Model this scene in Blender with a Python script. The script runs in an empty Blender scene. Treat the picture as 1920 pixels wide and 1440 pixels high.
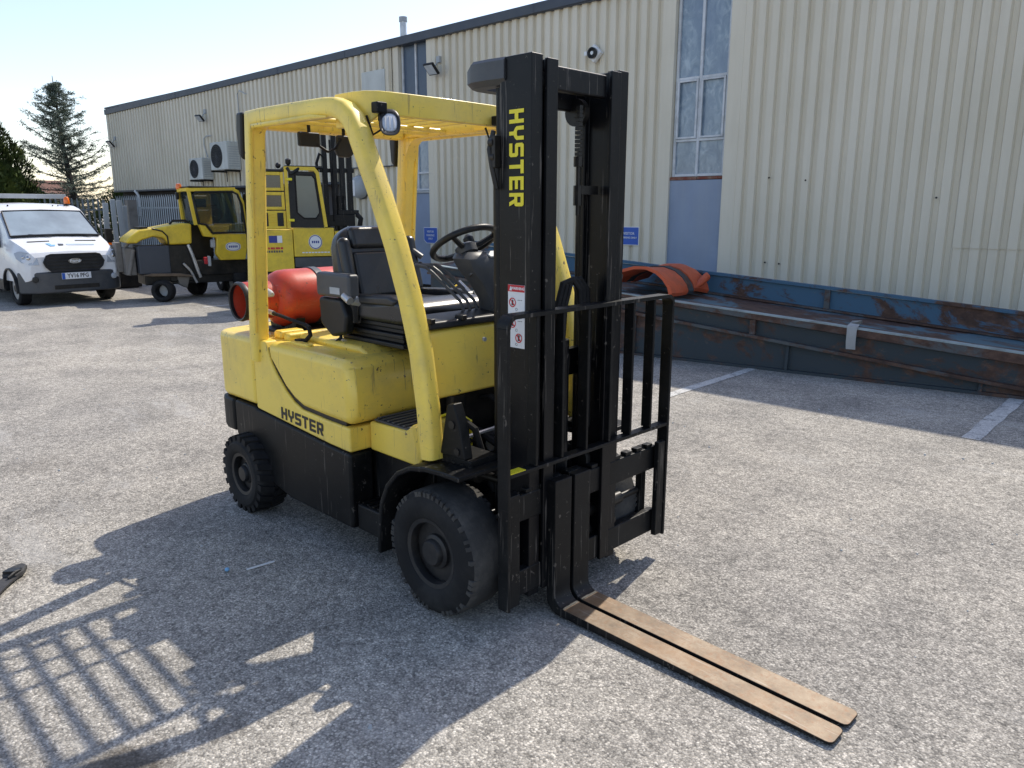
import bpy, bmesh, math, random
from math import sin, cos, pi, radians, sqrt
from mathutils import Vector, Matrix
random.seed(7)
SC = bpy.context.scene
COL = SC.collection

# ------------------------------------------------------------------ camera
cam_d = bpy.data.cameras.new("camera")
cam = bpy.data.objects.new("camera", cam_d)
COL.objects.link(cam)
YAW, PITCH, ROLL = 2.35057957, 0.22324046, 0.00040698
_f = Vector((cos(YAW)*cos(PITCH), sin(YAW)*cos(PITCH), -sin(PITCH)))
_r = Vector((sin(YAW), -cos(YAW), 0))
_u = _r.cross(_f)
_r2 = cos(ROLL)*_r + sin(ROLL)*_u
_u2 = -sin(ROLL)*_r + cos(ROLL)*_u
cam.matrix_world = Matrix(((_r2.x, _u2.x, -_f.x, 2.3721616),
                           (_r2.y, _u2.y, -_f.y, -2.45665675),
                           (_r2.z, _u2.z, -_f.z, 1.70201),
                           (0, 0, 0, 1)))
cam_d.sensor_fit = 'HORIZONTAL'
cam_d.sensor_width = 36.0
cam_d.lens = 36.0*1436.875/1920.0
cam_d.clip_start = 0.05
cam_d.clip_end = 1500
SC.camera = cam

# ------------------------------------------------------------------ sky, sun, exposure
SUN_DIR = Vector((-0.187, 0.868, 1.0)).normalized()      # towards the sun
SUN_EL = math.asin(SUN_DIR.z)
world = bpy.data.worlds.new("World")
SC.world = world
world.use_nodes = True
wn = world.node_tree
for n_ in list(wn.nodes):
    wn.nodes.remove(n_)
w_out = wn.nodes.new('ShaderNodeOutputWorld')
w_bg = wn.nodes.new('ShaderNodeBackground')
w_sky = wn.nodes.new('ShaderNodeTexSky')
w_sky.sky_type = 'NISHITA'
w_sky.sun_disc = False
w_sky.sun_elevation = SUN_EL
w_sky.sun_rotation = math.atan2(SUN_DIR.x, SUN_DIR.y)
w_sky.altitude = 50
w_sky.air_density = 1.0
w_sky.dust_density = .9
w_sky.ozone_density = 1.0
w_bg.inputs['Strength'].default_value = 0.15
w_haze = wn.nodes.new('ShaderNodeMix')          # a hazy, slightly warm-white summer sky
w_haze.data_type = 'RGBA'; w_haze.blend_type = 'MULTIPLY'
w_haze.inputs[0].default_value = 1.0
w_haze.inputs[7].default_value = (1.045, .955, .93, 1)
wn.links.new(w_sky.outputs['Color'], w_haze.inputs[6])
wn.links.new(w_haze.outputs[2], w_bg.inputs['Color'])
wn.links.new(w_bg.outputs['Background'], w_out.inputs['Surface'])
sun_d = bpy.data.lights.new("sun", 'SUN')
sun_d.energy = 2.9
sun_d.angle = radians(0.55)
sun_d.color = (1.0, 0.93, 0.81)
sun = bpy.data.objects.new("sun", sun_d)
sun.rotation_euler = SUN_DIR.to_track_quat('Z', 'Y').to_euler()
sun.location = (-10, 30, 40)
COL.objects.link(sun)
vs = SC.view_settings
vs.view_transform = 'Standard'
vs.look = 'None'
vs.exposure = 0.68
vs.gamma = 1.0
vs.use_curve_mapping = False

# ------------------------------------------------------------------ mesh helpers
class MB:
    def __init__(self):
        self.v = []; self.f = []; self.m = []
    def add(self, vs_, fs, m=0):
        b = len(self.v)
        self.v += [tuple(p) for p in vs_]
        for f in fs:
            self.f.append(tuple(i+b for i in f)); self.m.append(m)
        return self
    def box(self, x0, x1, y0, y1, z0, z1, m=0):
        vs_ = [(x, y, z) for x in (x0, x1) for y in (y0, y1) for z in (z0, z1)]
        return self.add(vs_, [(0, 1, 3, 2), (4, 6, 7, 5), (0, 4, 5, 1), (2, 3, 7, 6), (0, 2, 6, 4), (1, 5, 7, 3)], m)
    def obox(self, c, ax, ay, az, m=0):
        """box from a centre and three half-axis vectors"""
        c = Vector(c); ax = Vector(ax); ay = Vector(ay); az = Vector(az)
        vs_ = [c+i*ax+j*ay+k*az for i in (-1, 1) for j in (-1, 1) for k in (-1, 1)]
        return self.add(vs_, [(0, 1, 3, 2), (4, 6, 7, 5), (0, 4, 5, 1), (2, 3, 7, 6), (0, 2, 6, 4), (1, 5, 7, 3)], m)
    def prism(self, pts, a, b, plane='xz', m=0):
        """polygon in a plane, extruded from a to b along the third axis"""
        def mk(p, c):
            if plane == 'xz': return (p[0], c, p[1])
            if plane == 'yz': return (c, p[0], p[1])
            return (p[0], p[1], c)
        n = len(pts)
        vs_ = [mk(p, a) for p in pts]+[mk(p, b) for p in pts]
        fs = [tuple(range(n-1, -1, -1)), tuple(range(n, 2*n))]
        fs += [(i, (i+1) % n, n+(i+1) % n, n+i) for i in range(n)]
        return self.add(vs_, fs, m)
    def rings(self, rings, closed_ring=True, cap=True, loop=False, m=0):
        n = len(rings[0]); vs_ = [p for r in rings for p in r]; fs = []
        k = len(rings)
        for i in range(k if loop else k-1):
            j = (i+1) % k
            for q in range(n if closed_ring else n-1):
                q2 = (q+1) % n
                fs.append((i*n+q, i*n+q2, j*n+q2, j*n+q))
        if cap and not loop and closed_ring:
            fs.append(tuple(range(n-1, -1, -1))); fs.append(tuple((k-1)*n+q for q in range(n)))
        return self.add(vs_, fs, m)
    def tube(self, path, r, n=10, loop=False, cap=True, m=0):
        path = [Vector(p) for p in path]; k = len(path)
        rr = r if isinstance(r, (list, tuple)) else [r]*k
        rings = []; up = None
        for i in range(k):
            if loop: t = path[(i+1) % k]-path[i-1]
            else: t = path[min(i+1, k-1)]-path[max(i-1, 0)]
            t.normalize()
            if up is None:
                a = Vector((0, 0, 1)) if abs(t.z) < .9 else Vector((1, 0, 0))
                up = (a-t*a.dot(t)).normalized()
            else:
                up = (up-t*up.dot(t)).normalized()
            s = t.cross(up)
            rings.append([path[i]+rr[i]*(cos(2*pi*q/n)*up+sin(2*pi*q/n)*s) for q in range(n)])
        return self.rings(rings, True, cap, loop, m)
    def sweep(self, path, sect, up=(0, 1, 0), cap=True, m=0):
        """sweep a 2D section (a along 'side', b along 'up') along a path"""
        path = [Vector(p) for p in path]; k = len(path); up = Vector(up); rings = []
        for i in range(k):
            if 0 < i < k-1: t = ((path[i]-path[i-1]).normalized()+(path[i+1]-path[i]).normalized()).normalized()
            else: t = (path[min(i+1, k-1)]-path[max(i-1, 0)]).normalized()
            s = t.cross(up).normalized(); u = s.cross(t).normalized()
            sc = 1.0
            if 0 < i < k-1:
                d1 = (path[i]-path[i-1]).normalized()
                sc = 1/max(.5, d1.dot(t))
            rings.append([path[i]+a*s*sc+b*u for a, b in sect])
        return self.rings(rings, True, cap, False, m)
    def cyl(self, p0, p1, r, n=16, r1=None, m=0):
        return self.tube([p0, p1], [r, r if r1 is None else r1], n, m=m)
    def lathe(self, prof, o, ax, n=36, m=0, closed=False):
        """profile of (radius, distance along the axis)"""
        o = Vector(o); ax = Vector(ax).normalized()
        a = Vector((0, 0, 1)) if abs(ax.z) < .9 else Vector((1, 0, 0))
        u = (a-ax*a.dot(ax)).normalized(); w = ax.cross(u)
        rings = [[o+ax*t+r*(cos(2*pi*q/n)*u+sin(2*pi*q/n)*w) for q in range(n)] for r, t in prof]
        return self.rings(rings, True, not closed, closed, m)
    def ball(self, c, r, n=14, k=8, sz=1.0, m=0):
        prof = [(max(1e-4, r*sin(pi*i/k)), -r*sz*cos(pi*i/k)) for i in range(k+1)]
        return self.lathe(prof, c, (0, 0, 1), n, m)
    def sheet(self, pts, m=0):
        return self.add(pts, [tuple(range(len(pts)))], m)

def root_loc(o):
    while o.parent: o = o.parent
    return o
def build(name, mb, mat, parent=None, bevel=0, seg=2, smooth=40, world=True, label=None, ang=35, subsurf=0):
    """link the collected shapes as ONE mesh object; world=True: the shapes are given in world axes"""
    me = bpy.data.meshes.new(name)
    vs_ = mb.v
    if world and parent is not None:
        L = root_loc(parent).location
        vs_ = [(p[0]-L.x, p[1]-L.y, p[2]-L.z) for p in vs_]
    me.from_pydata(vs_, [], mb.f)
    bm = bmesh.new(); bm.from_mesh(me)
    bmesh.ops.recalc_face_normals(bm, faces=bm.faces); bm.to_mesh(me); bm.free()
    for m_ in (mat if isinstance(mat, (list, tuple)) else [mat]): me.materials.append(m_)
    if isinstance(mat, (list, tuple)): me.polygons.foreach_set('material_index', mb.m)
    me.polygons.foreach_set('use_smooth', [True]*len(me.polygons))
    if not bevel: me.set_sharp_from_angle(angle=radians(smooth))
    o = bpy.data.objects.new(name, me)
    COL.objects.link(o)
    if parent is not None: o.parent = parent
    if bevel:
        b = o.modifiers.new('bevel', 'BEVEL'); b.width = bevel; b.segments = seg
        b.limit_method = 'ANGLE'; b.angle_limit = radians(ang); b.harden_normals = True
    if subsurf:
        s_ = o.modifiers.new('subsurf', 'SUBSURF'); s_.levels = subsurf; s_.render_levels = subsurf
    if label: o['label'] = label
    return o
def tag(o, label, cat, group=None):
    o['label'] = label; o['category'] = cat
    if group: o['group'] = group
    return o
def thing(name, label, cat, loc=(0, 0, 0), rz=0, group=None):
    o = bpy.data.objects.new(name, None); COL.objects.link(o)
    o.empty_display_size = .2; o.location = loc; o.rotation_euler = (0, 0, rz)
    return tag(o, label, cat, group)
def copy_part(o, dx, dy, dz, parent=None):
    c = o.copy(); COL.objects.link(c); c.parent = parent or o.parent
    c.location = (o.location.x+dx, o.location.y+dy, o.location.z+dz)
    return c
def text_mesh(name, body, size, mat, parent, mtx, extrude=.001, bold=0.0, align='CENTER', sx=1.0):
    cu = bpy.data.curves.new('lettering', 'FONT'); cu.body = body; cu.size = size; cu.extrude = extrude
    cu.offset = bold; cu.align_x = align; cu.align_y = 'CENTER'; cu.resolution_u = 2
    t = bpy.data.objects.new('lettering', cu); COL.objects.link(t)
    dg = bpy.context.evaluated_depsgraph_get()
    me = bpy.data.meshes.new_from_object(t.evaluated_get(dg))
    bpy.data.objects.remove(t); bpy.data.curves.remove(cu)
    me.transform(mtx @ Matrix.Diagonal((sx, 1, 1, 1)))
    me.materials.clear(); me.materials.append(mat)
    o = bpy.data.objects.new(name, me); COL.objects.link(o); o.parent = parent
    return o
def frame_mtx(o, ex, ey):
    ex = Vector(ex).normalized(); ey = Vector(ey).normalized(); ez = ex.cross(ey)
    return Matrix(((ex.x, ey.x, ez.x, o[0]), (ex.y, ey.y, ez.y, o[1]), (ex.z, ey.z, ez.z, o[2]), (0, 0, 0, 1)))

# ------------------------------------------------------------------ materials
def new_mat(name):
    m = bpy.data.materials.new(name); m.use_nodes = True
    nt = m.node_tree; b = nt.nodes['Principled BSDF']
    return m, nt, b
def noise(nt, vec, scale, detail=4, rough=.55, dist=0.0):
    n = nt.nodes.new('ShaderNodeTexNoise'); n.inputs['Scale'].default_value = scale
    n.inputs['Detail'].default_value = detail; n.inputs['Roughness'].default_value = rough
    n.inputs['Distortion'].default_value = dist
    if vec is not None: nt.links.new(vec, n.inputs['Vector'])
    return n.outputs['Fac']
def ramp(nt, fac, stops):
    r = nt.nodes.new('ShaderNodeValToRGB'); e = r.color_ramp.elements
    while len(e) < len(stops): e.new(.5)
    for q, (p, c) in zip(e, stops):
        q.position = p; q.color = (c, c, c, 1) if isinstance(c, (int, float)) else (*c, 1)
    nt.links.new(fac, r.inputs['Fac']); return r.outputs['Color']
def mix(nt, fac, a, b, kind='MIX'):
    n = nt.nodes.new('ShaderNodeMix'); n.data_type = 'RGBA'; n.blend_type = kind
    for k_, v in ((0, fac), (6, a), (7, b)):
        s = n.inputs[k_]
        if hasattr(v, 'is_linked'): nt.links.new(v, s)
        elif isinstance(v, (int, float)): s.default_value = v if k_ == 0 else (v, v, v, 1)
        else: s.default_value = (*v, 1)
    return n.outputs[2]
def mathn(nt, op, a, b=None, c=None, clamp=False):
    n = nt.nodes.new('ShaderNodeMath'); n.operation = op; n.use_clamp = clamp
    for i, v in enumerate((a, b, c)):
        if v is None: continue
        if hasattr(v, 'is_linked'): nt.links.new(v, n.inputs[i])
        else: n.inputs[i].default_value = v
    return n.outputs[0]
def coords(nt, kind='Object', scale=None):
    t = nt.nodes.new('ShaderNodeTexCoord'); v = t.outputs[kind]
    if scale:
        mp = nt.nodes.new('ShaderNodeMapping'); mp.inputs['Scale'].default_value = scale
        nt.links.new(v, mp.inputs['Vector']); v = mp.outputs['Vector']
    return v
def bump(nt, b, h, strength=.2, dist=.01):
    n = nt.nodes.new('ShaderNodeBump'); n.inputs['Strength'].default_value = strength
    n.inputs['Distance'].default_value = dist
    nt.links.new(h, n.inputs['Height']); nt.links.new(n.outputs['Normal'], b.inputs['Normal'])
def surf(name, col, rough=.5, metal=0.0, dirt=None, dirt_amt=.4, dirt_scale=3.0, var=.12, rv=.12, coat=0.0,
         bmp=0.0, bscale=60, streak=False, spec=.5, scuff=None, scuff_amt=.0, chip=None):
    """paint, plastic, rubber or metal with colour variation, dirt patches, scuffs and fine relief"""
    m, nt, b = new_mat(name)
    v = coords(nt); vs_ = coords(nt, scale=(1, 1, .12)) if streak else v
    n1 = noise(nt, v, 1.7, 5); n2 = noise(nt, vs_, dirt_scale, 8, .68); n3 = noise(nt, v, 40, 3)
    c = mix(nt, ramp(nt, n1, [(.3, 0.0), (.7, 1.0)]), tuple(x*(1-var) for x in col), tuple(min(1, x*(1+var)) for x in col))
    if dirt:
        fac = mathn(nt, 'MULTIPLY', ramp(nt, n2, [(.46, 0.0), (.72, 1.0)]), dirt_amt)
        c = mix(nt, fac, c, dirt)
    if scuff:
        ns = noise(nt, coords(nt, scale=(6, 6, 40)), 3.0, 9, .75)
        c = mix(nt, mathn(nt, 'MULTIPLY', ramp(nt, ns, [(.60, 0.0), (.68, 1.0)]), scuff_amt), c, scuff)
    if chip:
        nc = noise(nt, v, 34, 5, .62); nl = noise(nt, v, 2.3, 3)
        c = mix(nt, ramp(nt, mathn(nt, 'ADD', nc, mathn(nt, 'MULTIPLY', nl, .22)), [(.775, 0.0), (.795, 1.0)]), c, chip)
        nk = noise(nt, coords(nt, scale=(70, 70, 2.5)), 1.0, 4, .6)
        c = mix(nt, mathn(nt, 'MULTIPLY', ramp(nt, mathn(nt, 'ADD', nk, mathn(nt, 'MULTIPLY', nl, .25)), [(.76, 0.0), (.79, 1.0)]), .55), c, tuple(q*1.6 for q in chip))
    nt.links.new(c, b.inputs['Base Color'])
    r = mathn(nt, 'MULTIPLY_ADD', n2, rv*2, rough-rv, clamp=True)
    nt.links.new(r, b.inputs['Roughness'])
    b.inputs['Metallic'].default_value = metal
    b.inputs['Coat Weight'].default_value = coat; b.inputs['Coat Roughness'].default_value = .12
    b.inputs['Specular IOR Level'].default_value = spec
    if bmp: bump(nt, b, noise(nt, v, bscale, 4, .6), bmp, .004)
    return m
DIRT = (.10, .085, .06)
YEL = surf('yellow paint', (.97, .69, .105), .42, dirt=(.42, .34, .14), dirt_amt=.45, dirt_scale=2.4, var=.06, coat=.22, scuff=(.34, .25, .09), scuff_amt=.5, bmp=.03, chip=(.16, .11, .05))
YEL_G = surf('yellow guard paint', (.97, .70, .11), .40, dirt=(.45, .36, .14), dirt_amt=.45, dirt_scale=4, var=.07, coat=.2, scuff=(.34, .25, .09), scuff_amt=.6, bmp=.03, chip=(.18, .12, .05))
YEL_M = surf('yellow machine paint', (.80, .57, .04), .42, dirt=(.22, .15, .04), dirt_amt=.5, dirt_scale=3.5, var=.1, scuff=(.15, .11, .04), scuff_amt=.4)
BLK = surf('black frame paint', (.0055, .006, .0068), .46, dirt=(.030, .030, .029), dirt_amt=.5, dirt_scale=3.2, var=.25, rv=.15, bmp=.06, bscale=90, scuff=(.075, .07, .062), scuff_amt=.4, spec=.22, chip=(.09, .08, .07))
MAST = surf('black mast paint', (.004, .0045, .006), .38, dirt=(.018, .0185, .019), dirt_amt=.5, dirt_scale=4, var=.25, rv=.14, bmp=.05, bscale=50, scuff=(.06, .058, .055), scuff_amt=.35, spec=.25, chip=(.10, .09, .08))
GREASE = surf('greasy dark metal', (.012, .012, .012), .4, metal=.3, dirt=(.055, .045, .035), dirt_amt=.6, dirt_scale=8, rv=.2)
RUB = surf('tyre rubber', (.012, .012, .013), .80, dirt=(.045, .043, .040), dirt_amt=.55, dirt_scale=6, rv=.08, bmp=.3, bscale=45, spec=.3)
RUBD = surf('dusty worn tread', (.048, .047, .046), .9, dirt=(.12, .112, .10), dirt_amt=.7, dirt_scale=7, rv=.06, bmp=.5, bscale=70, spec=.2)
RIM = surf('black rim', (.014, .014, .015), .55, dirt=(.07, .06, .05), dirt_amt=.6, dirt_scale=9)
PLA = surf('black plastic', (.011, .012, .0135), .42, spec=.35, dirt=(.07, .066, .06), dirt_amt=.35, dirt_scale=5, bmp=.08, bscale=200)
PLAG = surf('grey plastic', (.055, .060, .068), .45, dirt=(.13, .125, .115), dirt_amt=.4, dirt_scale=5, bmp=.05, bscale=180)
VINYL = surf('black vinyl', (.018, .019, .021), .30, dirt=(.06, .06, .06), dirt_amt=.25, dirt_scale=5, bmp=.12, bscale=120)
REDP = surf('red gas cylinder paint', (.56, .055, .022), .40, dirt=(.24, .05, .03), dirt_amt=.6, dirt_scale=5, scuff=(.55, .26, .19), scuff_amt=.7, bmp=.05, chip=(.20, .05, .03))
ALU = surf('aluminium', (.55, .56, .57), .38, metal=.6, dirt=(.2, .2, .19), dirt_amt=.4, dirt_scale=6)
FRAME = surf('pale window frame', (.60, .63, .66), .5, dirt=(.25, .25, .24), dirt_amt=.5, dirt_scale=6)
CHROME = surf('bright steel', (.62, .62, .62), .22, metal=1.0, dirt=(.2, .18, .15), dirt_amt=.3)
GREY = surf('light grey plastic', (.42, .44, .45), .5, dirt=(.2, .19, .17), dirt_amt=.4)
WHITE = surf('white paint', (.80, .81, .82), .3, coat=.4, dirt=(.42, .40, .36), dirt_amt=.25, dirt_scale=2.5, var=.03)
OFFW = surf('off white panel', (.58, .60, .57), .55, dirt=(.35, .35, .31), dirt_amt=.5, dirt_scale=3, streak=True)
FASC = surf('slate fascia', (.050, .062, .085), .5, dirt=(.10, .11, .12), dirt_amt=.5, dirt_scale=2, streak=False)
BLUEP = surf('blue grey panel', (.25, .31, .42), .55, dirt=(.32, .36, .42), dirt_amt=.6, dirt_scale=2.4, var=.1, streak=True)
DKPANE = surf('dark blue infill', (.055, .085, .135), .3, dirt=(.10, .13, .17), dirt_amt=.5, dirt_scale=2)
BASE = surf('dark brick base', (.055, .050, .050), .85, dirt=(.10, .09, .08), dirt_amt=.5, dirt_scale=5, bmp=.3, bscale=20)
GALV = surf('galvanised steel', (.36, .40, .43), .5, metal=.35, dirt=(.20, .21, .21), dirt_amt=.5, dirt_scale=5, streak=True)
AMBER = surf('amber lens', (.85, .17, .012), .2, coat=.5, var=.05)
REDLENS = surf('red lens', (.5, .01, .01), .2, coat=.5)
SIGNB = surf('blue sign face', (.018, .10, .46), .4, var=.05)
SIGNW = surf('white print', (.78, .79, .80), .5, var=.02)
PRINTK = surf('black print', (.012, .012, .013), .5, var=.02)
PRINTY = surf('yellow print', (.85, .72, .03), .45, var=.04)
PRINTR = surf('red print', (.55, .02, .03), .5, var=.04)
PRINTB = surf('pale blue print', (.22, .47, .72), .5, var=.05)
PRINTN = surf('navy print', (.03, .05, .25), .5, var=.05)
ORANGE = surf('orange rubberised sheet', (.50, .085, .028), .6, dirt=(.22, .08, .05), dirt_amt=.6, dirt_scale=6, scuff=(.55, .25, .17), scuff_amt=.3, bmp=.15, bscale=30)
CONC = surf('weathered stone', (.20, .185, .165), .9, dirt=(.10, .09, .075), dirt_amt=.6, dirt_scale=6, bmp=.3, bscale=25)
STRAP = surf('black webbing', (.035, .035, .038), .75, dirt=(.10, .10, .10), dirt_amt=.5, dirt_scale=30, bmp=.5, bscale=400)
WOOD = surf('weathered timber', (.16, .115, .075), .85, dirt=(.08, .06, .045), dirt_amt=.6, dirt_scale=8, bmp=.25)
BROWNROOF = surf('brown tile', (.16, .075, .05), .85, dirt=(.08, .05, .04), dirt_amt=.5, dirt_scale=2)
BRICK = surf('brick', (.26, .13, .085), .85, dirt=(.16, .09, .06), dirt_amt=.5, dirt_scale=6)

def fork_top():
    m, nt, b = new_mat('worn rusty steel')
    v = coords(nt); n = noise(nt, v, 9, 9, .7); n2 = noise(nt, coords(nt, scale=(2, 14, 1)), 7, 6, .7)
    n3 = noise(nt, v, 55, 6, .7); n4 = noise(nt, v, 3.2, 5, .6)
    c = ramp(nt, n, [(.30, (.085, .055, .033)), (.46, (.165, .115, .070)), (.62, (.235, .180, .122)), (.78, (.33, .28, .215))])
    c = mix(nt, mathn(nt, 'MULTIPLY', ramp(nt, n3, [(.50, 0.0), (.66, 1.0)]), .8), c, (.17, .082, .034))
    c = mix(nt, mathn(nt, 'MULTIPLY', ramp(nt, n4, [(.52, 0.0), (.68, 1.0)]), .5), c, (.25, .145, .068))
    nk = noise(nt, coords(nt, scale=(3, 60, 1)), 1.0, 6, .7)
    c = mix(nt, mathn(nt, 'MULTIPLY', ramp(nt, nk, [(.60, 0.0), (.66, 1.0)]), .4), c, (.42, .395, .36))
    nt.links.new(c, b.inputs['Base Color']); b.inputs['Roughness'].default_value = .55
    b.inputs['Metallic'].default_value = .2
    bump(nt, b, n3, .2, .002); return m
FORKTOP = fork_top()

def steel_rust(name, blue, amt):
    m, nt, b = new_mat(name)
    v = coords(nt, scale=(.6, 1, 1)); n = noise(nt, v, 2.2, 10, .72, .4); n2 = noise(nt, v, 11, 8, .7)
    rust = ramp(nt, n2, [(.3, (.032, .020, .016)), (.5, (.080, .042, .030)), (.72, (.15, .088, .060))])
    c = mix(nt, ramp(nt, n, [(.5-amt, 0.0), (.56-amt, 1.0)]), blue, rust)
    c = mix(nt, ramp(nt, n2, [(.62, 0.0), (.8, .45)]), c, (.20, .19, .17))
    nt.links.new(c, b.inputs['Base Color']); b.inputs['Roughness'].default_value = .75
    bump(nt, b, n2, .3, .004); return m
RUSTBLUE = steel_rust('blue paint over rust', (.052, .125, .205), -.01)
RUSTGREY = steel_rust('rusted web', (.085, .150, .185), .04)
PALELIP = surf('pale blue sky sheen', (.30, .37, .39), .6, dirt=(.13, .11, .09), dirt_amt=.7, dirt_scale=5)  # pale blue colour standing in for sky reflected on the girder's top edge
RUSTDK = steel_rust('dark rusted girder', (.034, .048, .058), .02)
RUSTLIP = steel_rust('rusted lip', (.085, .095, .10), .07)

def glassy(name, tint, refl=.25, rough=.03):
    m = bpy.data.materials.new(name); m.use_nodes = True; nt = m.node_tree
    nt.nodes.remove(nt.nodes['Principled BSDF']); out = nt.nodes['Material Output']
    t = nt.nodes.new('ShaderNodeBsdfTransparent'); t.inputs[0].default_value = (*tint, 1)
    g = nt.nodes.new('ShaderNodeBsdfGlossy'); g.inputs['Roughness'].default_value = rough
    d = nt.nodes.new('ShaderNodeBsdfDiffuse'); d.inputs[0].default_value = (.25, .29, .30, 1)
    mx0 = nt.nodes.new('ShaderNodeMixShader'); mx0.inputs[0].default_value = .10
    nt.links.new(t.outputs[0], mx0.inputs[1]); nt.links.new(d.outputs[0], mx0.inputs[2])
    mx = nt.nodes.new('ShaderNodeMixShader'); fr = nt.nodes.new('ShaderNodeFresnel'); fr.inputs[0].default_value = 1.45
    f2 = mathn(nt, 'ADD', fr.outputs[0], refl*.4, clamp=True)
    nt.links.new(f2, mx.inputs[0]); nt.links.new(mx0.outputs[0], mx.inputs[1]); nt.links.new(g.outputs[0], mx.inputs[2])
    nt.links.new(mx.outputs[0], out.inputs['Surface']); return m
CABGLASS = glassy('cab glass', (.42, .52, .50), .25)
def filmglass():
    m, nt, b = new_mat('filmed window glass')
    v = coords(nt, scale=(1.3, 1, .8)); n = noise(nt, v, 5.5, 7, .62, 1.2); n2 = noise(nt, v, 2.0, 4, .5)
    c = ramp(nt, n, [(.30, (.13, .19, .26)), (.52, (.24, .31, .38)), (.72, (.42, .50, .56))])
    c = mix(nt, ramp(nt, n2, [(.42, 0.0), (.68, .7)]), c, (.16, .22, .31))
    nt.links.new(c, b.inputs['Base Color']); b.inputs['Roughness'].default_value = .22
    b.inputs['Coat Weight'].default_value = .6; b.inputs['Coat Roughness'].default_value = .03
    bump(nt, b, n, .35, .02); return m
FILMGLASS = filmglass()
WSCREEN = surf('windscreen glass', (.27, .33, .37), .12, coat=1.0, var=.25, rv=.03)
DGLASS = surf('dark glass', (.02, .028, .032), .07, coat=1.0, var=.2, rv=.02)
LENS = surf('clear lamp lens', (.52, .55, .58), .15, coat=1.0, var=.25, rv=.05)

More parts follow.
